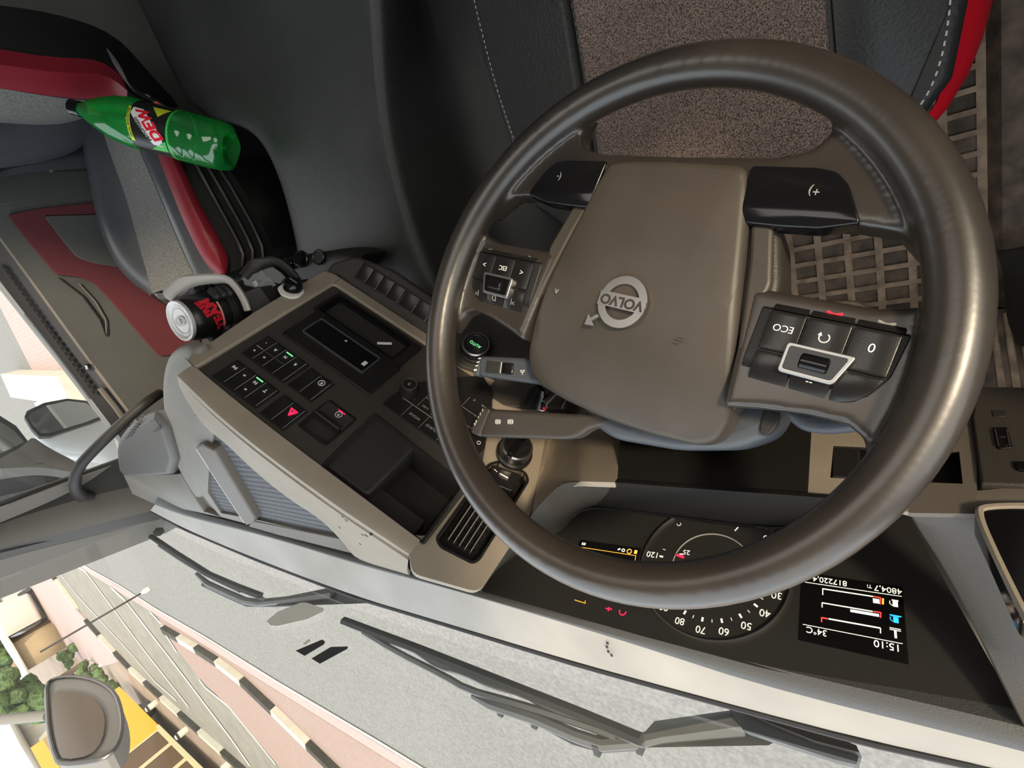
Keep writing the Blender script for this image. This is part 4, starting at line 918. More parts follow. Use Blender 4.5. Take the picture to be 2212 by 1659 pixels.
# foot rest and pedal by the driver's door
fr_ = thing('foot_rest', 'ribbed brown dusty foot rest in the driver footwell', 'foot rest', (-.33, .15, 0))
FRp = Fr(P(2150, 840, z=.20), (1, 0, 0), (0, .80, .60))
part('foot_plate', body_bm(FRp, rect(-.16, .12, -.13, .02), 0, -.03, .004), 'mat_rubber', fr_)
for k in range(9): part('rib', body_bm(FRp, rect(-.135 + k * .0155, -.127 + k * .0155, -.12, .012), .006, -.002, .002, 1), 'mat_dust', fr_)
pd = thing('clutch_stop', 'dark smooth pedal at the right edge of the driver footwell', 'pedal', P(2200, 640, z=.12))
part('pedal_pad', loft([[P(2158, 545, z=.10), P(2175, 600, z=.12), P(2178, 690, z=.16), P(2200, 745, z=.18)], [P(2260, 520, z=.10), P(2270, 600, z=.14), P(2270, 700, z=.20), P(2260, 750, z=.20)]], 14, bulge=.02, between=4, thick=.02), 'dark_plastic', pd)
# ================================================================== ENGINE TUNNEL
TZ = .42
tn = thing('engine_tunnel', 'dark grey grained engine cover between the two seats', 'engine cover', (.75, -.4, 0))
def pz(l, z): return [P(*q, z=(z if not isinstance(z, (list, tuple)) else z[i])) for i, q in enumerate(l)]
r0 = [(.345, -1.2, .0), (.345, -.6, .0), (.345, -.2, .0), (.345, .25, .0)]
c_floor = [V(p) for p in r0]
c_low = [V((p[0] + .025, p[1], .13)) for p in r0]
c_low2 = pz([(850, -260), (925, 60), (985, 250), (1030, 420), (1120, 640)], [.20, .20, .20, .20, .20])
c_sh0 = pz([(845, -260), (858, 60), (872, 230), (905, 400), (960, 560), (1040, 720)], .36)
c_sh = pz([(800, -260), (818, 60), (822, 220), (850, 380), (905, 560), (990, 740)], TZ)
c_mid = pz([(560, -260), (600, 60), (680, 220), (725, 380), (765, 560), (840, 740)], TZ + .008)
c_r = pz([(240, -100), (322, 60), (370, 170), (425, 245), (520, 268), (563, 300), (605, 395), (640, 540), (660, 700)], TZ)
c_r2 = [p + V((.022, .0, -.03)) for p in c_r]
c_r3 = [p + V((.03, .0, -.40)) for p in c_r]
for c_ in (c_low, c_low2, c_sh0, c_sh, c_mid, c_r, c_r2, c_r3, c_floor):
    for p in c_: p.y = min(p.y, .10)
bm = loft([c_floor, c_low, c_low2, c_sh0, c_sh, c_mid, c_r, c_r2, c_r3], 26, between=2)
o = part('tunnel_cover', bm, 'tunnel', tn, angle=80); subsurf(o, 2)
# ================================================================== SEATS
def swap(pts): return pts
ds = thing('driver_seat', 'black leather driver seat with brown speckled fabric centre and red side panels', 'seat', (.02, -.45, 0))
so = [(-.262, -.74), (-.262, -.20), (-.248, -.135), (-.205, -.085), (-.10, -.062), (.10, -.062), (.215, -.085), (.268, -.14), (.288, -.25), (.302, -.37), (.302, -.74)]
sc = chaikin(so, 2)
part('cushion', body_bm(WF, sc, .420, .24, .04, seg=5), 'leather', ds)
part('seat_base', body_bm(WF, rect(-.20, .24, -.70, -.16), .24, .0, .01), 'dark_plastic', ds)
cp_ = [(-.143, -.74), (-.146, -.20), (-.146, -.085), (-.10, -.066), (.10, -.066), (.146, -.085), (.143, -.20), (.139, -.39), (.139, -.74)]
part('centre_panel', body_bm(WF, cp_, .427, .39, .006, seg=3), 'fabric', ds, 'brown speckled fabric centre panel')
for s in (-1, 1):
    xo = -.262 if s < 0 else .300
    ol = [(-.148, -.74), (-.150, -.078), (-.205, -.086), (-.247, -.136), (-.260, -.20), (-.262, -.74)] if s < 0 else [(.142, -.74), (.142, -.39), (.149, -.20), (.150, -.078), (.214, -.088), (.266, -.142), (.286, -.25), (.300, -.37), (.300, -.74)]
    part('bolster', body_bm(WF, rnd(ol, .004), .430, .37, .012, seg=5), 'leather', ds)
    # red side panel outside the bolster
    if s < 0: c0 = [V((-.262, -.74, .405)), V((-.262, -.30, .405)), V((-.259, -.20, .405)), V((-.242, -.125, .405)), V((-.215, -.09, .405))]; c1 = [V((-.300, -.74, .36)), V((-.300, -.30, .36)), V((-.288, -.20, .36)), V((-.262, -.125, .37)), V((-.22, -.085, .385))]
    else: c0 = [V((.302, -.74, .40)), V((.303, -.37, .40)), V((.290, -.25, .40)), V((.268, -.14, .40))]; c1 = [V((.318, -.74, .37)), V((.318, -.37, .37)), V((.302, -.25, .37)), V((.275, -.135, .38))]
    part('side_panel', loft([c0, c1], 20, between=3, bulge=.006, bvec=V((s, 0, .3)), thick=.02), 'red_vinyl' if s < 0 else 'red_dark', ds, 'bright red side panel' if s < 0 else 'thin red side strip')
    st = [V((-.250, -.74, .4295)), V((-.250, -.30, .4295)), V((-.247, -.20, .4295)), V((-.234, -.137, .4290)), V((-.21, -.105, .4285))] if s < 0 else [V((.289, -.74, .4295)), V((.289, -.37, .4295)), V((.275, -.25, .4290)), V((.256, -.15, .4285))]
    rp = resample(chaikin(st, 2, False), 150); bm = bmesh.new()
    for i in range(0, 148, 2): tube([rp[i] + V((0, 0, .0015)), rp[i + 1] + V((0, 0, .0015))], .0010 if s < 0 else .0006, 5, bm=bm)
    part('stitching', bm, 'thread', ds, 'white stitching along the edge')
    sx = s * .1385; rp = resample([V((sx, -.74, .4285)), V((sx, -.09, .4285))], 120); bm = bmesh.new()
    for i in range(0, 118, 2): tube([rp[i], rp[i + 1]], .0008, 4, bm=bm)
    part('stitching', bm, 'fabric_grey', ds)
bk = Fr((.02, -.72, .42), (1, 0, 0), (0, -.22, .975))
part('backrest', body_bm(bk, rnd([(-.26, -.05), (.26, -.05), (.25, .45), (.17, .62), (-.17, .62), (-.25, .45)], .06), .0, -.12, .04, seg=4), 'leather', ds)
part('back_panel', body_bm(bk, rnd(rect(-.14, .14, .0, .5), .02), .006, -.01, .005), 'fabric', ds)
# ---- passenger seat
ps = thing('passenger_seat', 'grey and black passenger seat with dark red bolsters beside the far door', 'seat', (1.42, -.45, 0))
def pcur(l, x): return [P(u, v, x=x) for u, v in l]
K0 = pcur([(180, 262), (186, 330), (208, 474), (235, 545), (262, 592), (325, 643), (368, 645)], 1.66)
K1 = pcur([(215, 262), (240, 340), (271, 420), (300, 530), (330, 633)], 1.55)
K2 = pcur([(285, 262), (320, 345), (356, 420), (395, 520), (427, 606)], 1.29)
K3 = pcur([(312, 262), (340, 335), (373, 420), (401, 489), (440, 565), (466, 594)], 1.21)
K4 = pcur([(352, 262), (385, 340), (426, 430), (464, 500), (497, 560), (488, 592)], 1.17)
K5 = pcur([(430, 262), (470, 330), (520, 400), (560, 470), (588, 530), (590, 548)], 1.15)
K0b = [p + V((.02, 0, -.14)) for p in K0]
cb = V((0, .0, 1))
part('bolster', loft([K0b, K0, [a.lerp(b, .5) + V((0, 0, .028)) for a, b in zip(resample(K0, 7), resample(K1, 7))], K1], 24, between=4, bulge=.006, thick=.02), 'silver_glare_leather', ps, 'dark far side bolster')
part('centre_panel', loft([K1, K2], 24, between=5, bulge=.006, thick=.03), 'fabric_grey', ps, 'grey fabric centre panel')
part('bolster', loft([K2, K3], 24, between=5, bulge=.022, thick=.03), 'silver_glare_leather', ps, 'near bolster, glare on black leather painted grey')  # black leather; the paler grey stands in for glare
part('side_panel', loft([K3, K4], 24, between=5, bulge=.018, bvec=V((-1, 0, .3)), thick=.02, tvec=V((1, 0, 0))), 'red_dark', ps, 'dark red near side panel')
K4b = [p + V((.012, 0, -.004)) for p in K4]
part('seat_skirt', loft([K4b, K5], 24, between=4, thick=.02, tvec=V((1, 0, 0))), 'black_plastic', ps)
for i in range(3):
    f = .35 + i * .22; rr = [a.lerp(b, f) + V((-.008, 0, .004)) for a, b in zip(resample(K4b, 12), resample(K5, 12))]; part('skirt_fold', tube(rr, .006, 6), 'black_plastic', ps)
fr0 = [K1[-1], P(345, 650, z=.53), P(395, 640, z=.52), K2[-1], P(455, 605, z=.52), K3[-1]]
fr1 = [p + V((-.004, .012, -.10)) for p in fr0]
part('cushion_front', loft([fr0, fr1], 16, between=3, bulge=.012, bvec=V((0, 1, 0)), thick=.02, tvec=V((0, -1, 0))), 'silver_glare_leather', ps)
part('seat_base', wbox(bmesh.new(), (1.28, -.55, 0), (1.62, -.28, .42)), 'dark_plastic', ps)
# backrest, leaning behind the cushion
B0 = [P(u, v, y=-.98) for u, v in [(-200, 20), (0, 30), (140, 50), (260, 90)]] + [P(330, 170, y=-.86), P(385, 230, y=-.74)]
B1 = pcur([(-200, 128), (-60, 134), (0, 139), (120, 157), (232, 159), (275, 196)], 1.21)
B2 = pcur([(-200, 172), (-60, 180), (0, 188), (100, 205), (190, 216), (262, 208)], 1.29)
B3 = pcur([(-200, 255), (-60, 260), (0, 265), (90, 271), (150, 266), (205, 246)], 1.55)
B4 = pcur([(-200, 372), (-60, 372), (0, 364), (90, 352), (165, 326), (205, 285)], 1.66)
nb = V((0, 1, .2))
part('backrest_side', loft([B0, B1], 20, between=4, bulge=.02, bvec=nb, thick=.03, tvec=V((.5, -1, 0))), 'leather', ps)
part('backrest_bolster', loft([B1, B2], 20, between=4, bulge=.02, bvec=nb, thick=.03, tvec=V((0, -1, 0))), 'red_dark', ps, 'dark red backrest bolster')
part('backrest_panel', loft([B2, B3], 20, between=4, bulge=.006, bvec=nb, thick=.03, tvec=V((0, -1, 0))), 'fabric_grey', ps, 'grey fabric backrest panel')
part('backrest_bolster', loft([B3, B4], 20, between=5, bulge=.03, bvec=nb, thick=.03, tvec=V((0, -1, 0))), 'silver_glare_leather', ps, 'dark grey far backrest bolster')
part('backrest_piping', tube(chaikin(B2, 2, False), .003, 6), 'rubber_black', ps)
sb = thing('seat_belt_buckle', 'red-ended belt buckle on a grey strap beside the passenger seat', 'seat belt buckle', P(340, 225, z=.52))
q = [P(*p, z=z) for p, z in (((248, 130), .66), ((262, 160), .63), ((285, 190), .60), ((318, 210), .57), ((330, 216), .56))]
part('strap', tube(chaikin(q, 1, False), .022, 8, flat=(V((.2, .3, 1)), .12)), 'silver_glare_leather', sb)
q = [P(*p, z=z) for p, z in (((318, 206), .500), ((340, 222), .490), ((368, 244), .475))]
part('buckle', tube(q, [.012, .011, .010], 8, flat=(V((.2, .3, 1)), .5)), 'gloss_black', sb); part('release_button', tube([p + V((0, 0, .004)) for p in q[1:]], .009, 8, flat=(V((.2, .3, 1)), .5)), 'red_vinyl', sb, 'red release button')
wb = thing('side_pocket', 'crumpled pale grey pocket flap between passenger seat and door', 'flap', P(100, 350, x=1.74))
part('flap', loft([[P(*q, x=1.725) for q in ((-40, 400), (0, 362), (60, 345), (110, 332), (200, 320))], [P(*q, x=1.735) for q in ((-40, 420), (0, 380), (80, 370), (140, 365), (215, 358))]], 14, between=4, bulge=.01, bvec=V((-1, 0, 0)), thick=.01, tvec=V((1, 0, 0))), 'silver_glare_leather', wb)
part('clip', tube([P(98, 336, x=1.73), P(112, 372, x=1.74)], .006, 6), 'grey_trim', wb)
# ================================================================== SMALL THINGS
# green bottle lying between tunnel and passenger seat
rb = ray(505, 322); bb = P(500, 322, t=1.36)
rc_ = ray(152, 230); best = min([k * .005 for k in range(240, 420)], key=lambda t: abs(((CAM + rc_ * t) - bb).length - .345) + (0 if t > 1.45 else 1))
bc_ = CAM + rc_ * best; axb = (bc_ - bb).normalized(); L_ = (bc_ - bb).length
bot = thing('soda_bottle', 'clear green soda bottle with black cap and red and white label by the seat', 'bottle', bb)
k_ = L_ / .345; R_ = .052
prof = [(0, .012), (.020, .010), (.036, .0), (.046, .006), (.051, .022), (.052, .05), (.0505, .055), (.052, .060), (.052, .075), (.0505, .080), (.052, .085), (.052, .105), (.050, .112), (.050, .185), (.052, .192), (.051, .215), (.046, .245), (.036, .275), (.024, .302), (.0150, .318), (.0140, .330)]
BF = Fr(bb, axb.cross(V((0, 0, 1))).normalized(), axb)
def petal(th, h): return 1 + (.06 * math.cos(5 * th) if h < .02 else .03 * math.cos(5 * th) * max(0, 1 - h / .05))
part('bottle_body', lathe(bb, axb, [(r, h * k_) for r, h in prof], 40, rmod=petal), 'bottle_green', bot, angle=60)
part('cap', lathe(bb + axb * .322 * k_, axb, [(.0165, 0), (.0165, .004), (.0155, .005), (.0158, .020), (.0145, .0215), (0, .0215)], 32), 'gloss_black', bot, 'black cap')
# printed wrap label, lettering wrapped on its cylinder
tov = (CAM - bb).normalized(); nn = (tov - axb * tov.dot(axb)).normalized(); LFr = Fr(bb, axb.cross(nn) * 1, axb)  # n faces the camera side
if LFr.n.dot(nn) < 0: LFr = Fr(bb, -LFr.h, LFr.v)
def wrap(bm, r):
    for v in bm.verts:
        p = v.co - bb; a, b, c = p.dot(LFr.h), p.dot(LFr.v), p.dot(LFr.n); t = a / r; rr = r + c
        v.co = bb + LFr.h * (rr * math.sin(t)) + LFr.v * b + LFr.n * (rr * math.cos(t))
    return bm
def wpatch(pts, off, mt, name, par, lab=None):
    b2 = bmesh.new(); vs = [b2.verts.new(LFr.w(x, y, off)) for x, y in pts]; b2.faces.new(vs)
    r = bmesh.ops.extrude_face_region(b2, geom=b2.faces[:]); 
    for v in [g for g in r['geom'] if isinstance(g, bmesh.types.BMVert)]: v.co += LFr.n * .0003
    for k in range(-16, 17): bmesh.ops.bisect_plane(b2, geom=b2.verts[:] + b2.edges[:] + b2.faces[:], plane_co=LFr.w(k * .008, 0, 0), plane_no=LFr.h, dist=1e-7)
    return part(name, wrap(b2, .0508), mt, par, lab)
lab = wpatch(rect(-.15, .15, .112 * k_, .188 * k_), .0, 'label_black', 'label', bot, 'black, white and red label')
S = LFr
wpatch([(-.034, .120 * k_), (-.012, .118 * k_), (.034, .162 * k_), (.034, .182 * k_), (.020, .184 * k_), (-.034, .140 * k_)], .0006, 'label_white', 'label_panel', lab)
wpatch([(-.036, .178 * k_), (.034, .1865 * k_), (.034, .192 * k_), (-.036, .186 * k_)], .0008, 'label_yellow', 'label_band', lab)
wpatch([(-.045, .113 * k_), (-.020, .112 * k_), (-.036, .135 * k_), (-.048, .150 * k_)], .0006, 'label_green', 'label_leaf', lab)
wpatch([(.025, .130 * k_), (.050, .113 * k_), (.048, .150 * k_)], .0006, 'label_yellow', 'label_leaf', lab)
wpatch(rect(-.15, .15, .104 * k_, .110 * k_), .0006, 'label_green', 'label_edge', lab)
def wtext(s, a, b, size, rot, mt, off, bold=.0006, sx=1):
    bm = text_bm(s, Fr(bb, LFr.h, LFr.v), a, b, off, size, rot=rot, bold=bold, sx=sx, shear=.25, ext=.0002); return part('lettering', wrap(bm, .0508), mt, lab)
wtext('DEW', .004, .142 * k_, .030, math.radians(38), 'label_red', .0011, .0014)
wtext('Mountain', -.008, .158 * k_, .013, math.radians(38), 'dark_ink', .0011, .0003)
wtext('SPECIAL PRODUCTION', .0, .1855 * k_, .0055, math.radians(7), 'dark_ink', .0012, .0001)
# the contents line
# can in the silver holder
lid = P(388, 694, t=.87); up = V((-.12, .02, 1)).normalized()
can = thing('drink_can', 'black drink can with red lettering and silver lid in the dash cup holder', 'can', lid - up * .145)
part('can_body', lathe(lid - up * .145, up, [(0, .004), (.022, .002), (.026, 0), (.0325, .010), (.0335, .014), (.0335, .128), (.0315, .136), (.0285, .140)], 40), 'label_black', can, angle=50)
lt = part('lid', lathe(lid - up * .145, up, [(.0285, .139), (.0300, .1405), (.0300, .1450), (.0285, .1455), (.0270, .1450), (.0262, .1415), (.0245, .1415), (.0225, .1430), (0, .1430)], 40), 'can_lid', can, 'silver lid with pull tab')
fu = Fr(lid - up * .0018, V((1, 0, 0)) - up * up.x, V((0, 1, 0)))
part('pull_tab', body_bm(fu, chaikin([(-.013, -.005), (.0, -.008), (.013, -.004), (.013, .005), (0, .008), (-.013, .005)], 2), .0015, 0, .0004), 'satin', lt)
part('tab_rivet', lathe(fu.O, fu.n, [(.004, 0), (.004, .002), (0, .0024)], 16), 'metal', lt); part('lid_emboss', ring2(fu, 0, 0, .0, .0185, .0012, h=.0004), 'satin', lt)
cn = (CAM - lid); cn = (cn - up * cn.dot(up)).normalized(); CFr = Fr(lid - up * .145, up.cross(cn), up)
if CFr.n.dot(cn) < 0: CFr = Fr(CFr.O, -CFr.h, CFr.v)
def cwrap(bm, r=.0336):
    for v in bm.verts:
        p = v.co - CFr.O; a, b, c = p.dot(CFr.h), p.dot(CFr.v), p.dot(CFr.n); t = a / r; rr = r + c
        v.co = CFr.O + CFr.h * (rr * math.sin(t)) + CFr.v * b + CFr.n * (rr * math.cos(t))
    return bm
for s, a, b, z, m_, bd in (('HELL', -.002, .119, .017, 'can_red', .0008), ('STRONG', .0, .104, .013, 'can_red', .0006), ('RED', .010, .088, .018, 'can_red', .001), ('ENERGY', -.004, .076, .009, 'can_pink', .0003)):
    pass
for s, a, b, z, m_, bd in (('FREE', .010, .122, .013, 'can_red', .0006), ('TEAM', .0, .108, .020, 'can_red', .0010)):
    part('lettering', cwrap(text_bm(s, CFr, a, b, .0002, z, bold=bd, ext=.0002, rot=.25)), m_, can)
bm = bmesh.new(); box(bm, CFr, -.024, .016, .0985, .1010, .0002, .0006)
for k in range(-4, 5): bmesh.ops.bisect_plane(bm, geom=bm.verts[:] + bm.edges[:] + bm.faces[:], plane_co=CFr.w(k * .006, 0, 0), plane_no=CFr.h, dist=1e-7)
part('label_band', cwrap(bm), 'can_pink', can)
for k in range(6):
    bm = bmesh.new(); a = -.030 + k * .011; slab([CFr.w(a, .060 + .004 * (k % 2), .0002), CFr.w(a + .005, .064, .0002), CFr.w(a + .008, .084 - .003 * (k % 3), .0002), CFr.w(a + .002, .074, .0002)], CFr.n * .0004, bm); part('label_flame', cwrap(bm), 'can_red', can)
# cup holder with silver arms
ch_ = thing('cup_holder', 'black cup holder with silver-grey arched arms on the console side', 'cup holder', lid - up * .14)
hf = Fr(lid - up * .055, V((1, 0, 0)), V((0, 1, 0)))
part('holder_ring', lathe(lid - up * .085, up, [(.0365, 0), (.0365, .016), (.0415, .016), (.0415, 0)], 40, ph0=0, ph1=2 * math.pi), 'black_plastic', ch_)
part('holder_cup', lathe(lid - up * .160, up, [(.0352, 0), (.0352, .100), (.0385, .100), (.0385, 0)], 40), 'rubber_black', ch_)
part('holder_base', lathe(lid - up * .160, up, [(.038, 0), (.038, .012), (0, .012)], 32), 'black_plastic', ch_)
arm = [P(*q, t=t) for q, t in (((362, 642), .90), ((375, 625), .89), ((405, 607), .88), ((450, 602), .87), ((492, 601), .865), ((512, 622), .86), ((528, 648), .855), ((536, 672), .855))]
part('holder_arm', tube(chaikin(arm, 2, False), [.004] + [.010] * (len(chaikin(arm, 2, False)) - 2) + [.007], 10, flat=(V((.3, .3, .9)), .55)), 'arm_silver', ch_, 'silver-grey arched arm')
ax0 = lid - up * .145; ux = up.orthogonal().normalized(); wy = up.cross(ux)
cc = (CAM - lid); ca0 = math.atan2(cc.dot(wy), cc.dot(ux))
for dt, hh_ in ((.75, .098), (-.85, .098), (1.9, .098), (-2.0, .098)):
    for k in range(3):
        tt = [ca0 + dt + d_ * .09 for d_ in range(-3, 4)]
        part('grip_pad', tube([ax0 + (ux * math.cos(x) + wy * math.sin(x)) * (.0405 + .0012 * k) + up * (hh_ - .010 * k) for x in tt], [.003] + [.0065] * 5 + [.003], 8), 'rubber_black', ch_)
blk = [P(*q, t=.885) for q in ((505, 640), (560, 620), (590, 660), (540, 700), (505, 720), (480, 700))]
part('holder_body', slab(blk, (0.02, 0, -.10)), 'dark_plastic', ch_)
# black clip holder behind with a clear screen
hc = thing('phone_holder', 'black bracket with clear plastic window behind the console', 'holder', P(590, 600, t=.90))
c_ = [P(*q, t=.90) for q in ((526, 598), (545, 575), (575, 565), (600, 563), (628, 585), (650, 618))]
part('bracket', tube(chaikin(c_, 2, False), .011, 10, flat=(V((.3, .3, .9)), .6)), 'dark_plastic', hc, 'curved black bracket')
f0 = [P(*q, t=.93) for q in ((522, 602), (545, 585), (580, 570), (608, 590), (640, 625), (600, 655), (565, 650), (540, 630))]
part('back_plate', slab(f0, (.01, 0, -.03)), 'gloss_black', hc)
f1 = [P(*q, t=.905) for q in ((522, 600), (560, 578), (580, 600), (560, 622), (540, 640))]; part('clear_window', slab(f1, (.002, 0, -.002)), 'clear_plastic', hc)
f2 = [P(*q, t=.90) for q in ((557, 612), (582, 598), (596, 616), (570, 632))]; part('clear_window', slab(f2, (.002, 0, -.002)), 'clear_plastic', hc)
p = P(552, 614, t=.90); part('glare_patch', wbox(bmesh.new(), p - V((.005, .005, .001)), p + V((.005, .004, .001))), 'label_white', hc)  # glare on the clear window, modelled as a small white piece
# shelf with power sockets
sk = thing('socket_shelf', 'dark curved shelf with power sockets beside the console', 'shelf', P(690, 570, z=.50))
SZ = Fr(P(700, 580, z=.53), (1, 0, 0), (0, 1, 0))
sp = [SZ(*q) for q in ((525, 585), (590, 562), (640, 552), (700, 543), (745, 545), (775, 556), (710, 605), (640, 640), (540, 640))]
part('shelf_top', body_bm(SZ, chaikin(sp, 1), 0, -.08, .02, seg=5), 'tray_dark', sk, angle=60)
for i, (q, r, cap) in enumerate((((634, 570), .012, 1), ((654, 560), .017, 1), ((691, 556), .015, 0))):
    a, b = SZ(*q); O = SZ.w(a, b, 0)
    part('socket_ring', lathe(O, V((-.2, -.2, 1)), [(r, 0), (r * 1.05, .004), (r * .95, .006), (r * .8, .004)], 28), 'dark_metal', sk)
    if cap: part('socket_cap', lathe(O, V((-.2, -.2, 1)), [(r * .85, .002), (r * .85, .013), (r * .7, .015), (0, .015)], 28), 'gloss_black', sk)
for q in ((653, 588), (648, 592)): pass
# usb charger cap with white base on the console edge
uf = Fr(F.w(.026, .052, .004), F.h, F.v); uc = thing('charger_plug', 'black round charger plug on a white base at the console edge', 'plug', uf.O)
part('base', body_bm(uf, rnd([(-.014, -.012), (.012, -.017), (.022, -.006), (.019, .013), (.004, .019), (-.012, .014), (-.018, .004)], .004), .003, -.0, .001), 'white_plastic', uc, 'white base')
part('cap', lathe(uf.w(.002, -.003, .003), uf.n + uf.v * -.2, [(.0145, 0), (.0145, .010), (.0125, .0135), (0, .014)], 32), 'gloss_black', uc)
part('marking', line2(Fr(uf.w(.002, -.006, .0172), uf.h, uf.v), -.008, 0, .008, 0, .0016, 0), 'dim_ink', uc)
# keys hanging at the ignition
ky = thing('key_bunch', 'dark key bunch with metal ring hanging behind the stalks', 'keys', P(1180, 860, t=.66))
part('key_fob', tube([P(1150, 880, t=.66), P(1160, 850, t=.655), P(1168, 838, t=.65)], [.013, .012, .008], 10, flat=(V((.4, .6, -.6)), .5)), 'gloss_black', ky)
part('key_ring', tube([P(1172 + 9 * math.cos(x), 876 + 11 * math.sin(x), t=.655) for x in [k * math.pi / 8 for k in range(16)]], .0012, 6, closed=True), 'metal', ky)
part('key', tube([P(1176, 868, t=.65), P(1195, 850, t=.65), P(1215, 838, t=.65)], [.006, .005, .003], 8, flat=(V((.4, .6, -.6)), .4)), 'dark_metal', ky)
part('key', tube([P(1212, 882, t=.65), P(1222, 862, t=.65)], [.003, .002], 6), 'dark_metal', ky); part('fob_light', lathe(P(1176, 882, t=.645), ray(1176, 882) * -1, [(.003, 0), (.0025, .002), (0, .003)], 12), 'red_vinyl', ky)
# adhesive strips and sticker remains on the windscreen
def strip(nm, lab, cat, q, mt, y=None, group=None):
    pts = []
    for u, v in q:
        # intersect with the inner glass, which leans back with height
        b = ll[2]; d = ray(u, v); n = V((0, 1.04, .12)).normalized(); p0 = V((.7, .0, .76)); p0.y = min(base, key=lambda s_: abs(s_.x - .7)).y - .004
        t = (p0 - CAM).dot(n) / d.dot(n); pts.append(CAM + d * t)
    o = obj(nm, slab(pts, (0, -.0006, 0)), mt, None, loc=pts[0]); tag(o, lab, cat, group or ('black adhesive strips on the windscreen' if nm == 'tape_strip' else None)); return o
strip('tape_strip', 'black adhesive strip on the windscreen, left of the two', 'tape', [(639, 1406), (696, 1382), (702, 1386), (700, 1392), (658, 1417)], 'tape')
strip('tape_strip', 'black adhesive strip on the windscreen, nearest the driver wiper', 'tape', [(673, 1423), (715, 1398), (752, 1397), (750, 1402), (691, 1434)], 'tape')
strip('tape_scrap', 'small torn scrap beside the black adhesive strips', 'tape', [(654, 1392), (666, 1381), (672, 1384), (660, 1394)], 'sticker')
sk_ = strip('sticker_remains', 'pale torn sticker remains on the windscreen above the wiper arm', 'sticker', [(576, 1342), (600, 1322), (650, 1302), (662, 1302), (700, 1315), (698, 1322), (665, 1338), (600, 1353), (585, 1352)], 'sticker')
for k_, (q, l_) in enumerate((([(330, 1150), (338, 1140), (352, 1140), (356, 1148), (346, 1158), (334, 1158)], 'small faded grey maker mark at the windscreen corner beside the pillar'),)):
    strip('windscreen_mark', l_, 'sticker', q, 'wiper_hazed')
# ================================================================== OUTSIDE: WIPERS
def wiper(nm, lab, blade, arm_, foot, cat='wiper'):
    yy = .50; w = thing(nm, lab, cat, P(*foot[0], y=yy + .03))
    b = [P(*q, y=yy) for q in blade]
    part('rubber_blade', tube(b, .006, 6, flat=(V((0, 0, 1)), 1.4)), 'rubber_black', w)
    part('blade_bar', tube([p + V((0, .012, -.003)) for p in b], .004, 6), 'wiper_hazed', w)
    a = [P(*q, y=yy + .025) for q in arm_]; part('arm', tube(a, [.005] + [.008] * (len(a) - 2) + [.014], 8), 'wiper_hazed', w, 'arm in a grey lightened for haze')
    m = len(a) // 2
    return w, b, a
w1, b1w, a1w = wiper('windscreen_wiper', 'long dark windscreen wiper in front of the driver', [(742, 1340), (900, 1400), (1100, 1480), (1250, 1540), (1385, 1597)], [(1022, 1502), (1060, 1520), (1090, 1530), (1160, 1553), (1245, 1590), (1300, 1608), (1370, 1603), (1430, 1590), (1600, 1565)], [(1600, 1565)])
q = [P(*p, y=.515) for p in ((785, 1365), (860, 1410), (960, 1460), (1010, 1490), (1100, 1515), (1200, 1545), (1330, 1590))]; part('blade_linkage', tube(chaikin(q, 1, False), .005, 6), 'wiper_hazed', w1)
q = [P(*p, y=.512) for p in ((900, 1405), (950, 1438), (1000, 1450), (1060, 1478), (1130, 1495), (1190, 1530), (1290, 1560))]; part('blade_linkage', tube(chaikin(q, 1, False), .006, 6), 'wiper_hazed', w1)
q = [P(*p, y=.535) for p in ((1080, 1528), (1150, 1550), (1240, 1598), (1300, 1614), (1390, 1608))]; part('washer_hose', tube(q, .006, 8), 'rubber_black', w1)
for q in ((1085, 1528), (1158, 1553), (1293, 1610), (1384, 1606)): p = P(*q, y=.53); part('hose_clip', wbox(bmesh.new(), p - V((.004, .008, .009)), p + V((.004, .008, .009))), 'rubber_black', w1)
w2, b2w, a2w = wiper('windscreen_wiper', 'shorter windscreen wiper in front of the passenger side', [(326, 1158), (380, 1195), (450, 1240), (510, 1266), (562, 1286)], [(425, 1240), (450, 1262), (480, 1276), (530, 1298), (560, 1302), (620, 1296), (720, 1282)], [(790, 1303)])
q = [P(*p, y=.535) for p in ((440, 1262), (500, 1290), (535, 1305), (600, 1305), (700, 1300))]; part('washer_hose', tube(q, .006, 8), 'rubber_black', w2)
q = [P(*p, y=.512) for p in ((345, 1178), (400, 1215), (450, 1242), (520, 1275))]; part('blade_linkage', tube(chaikin(q, 1, False), .006, 6), 'wiper_hazed', w2)
def wfoot(par, pts, mt, vec=(0, .02, -.04)): return part('arm_cover', slab([P(*q, y=.53) for q in pts], vec), 'wiper_hazed', par)
wfoot(w2, [(585, 1300), (640, 1290), (722, 1280), (765, 1288), (795, 1303), (720, 1306), (600, 1308)], 'dark_plastic')
wfoot(w1, [(1385, 1590), (1600, 1560), (1700, 1590), (1660, 1610), (1390, 1615)], 'dark_plastic')
cvp = [(1568, 1522), (1600, 1535), (1700, 1560), (1850, 1612), (1857, 1625), (1850, 1652), (1800, 1640), (1606, 1578)]
cv = thing('wiper_cowl', 'dark grey curved cover outside the windscreen at the driver wiper root', 'cover', P(1700, 1600, y=.5))
part('cover', slab([P(*q, y=.495) for q in cvp], (0, .03, -.02)), 'column_sky_grey', cv)
part('cover_lip', slab([P(*q, y=.480) for q in ((1600, 1532), (1720, 1555), (1850, 1610), (1856, 1625), (1760, 1600), (1660, 1560))], (0, .02, -.01)), 'dark_plastic', cv)
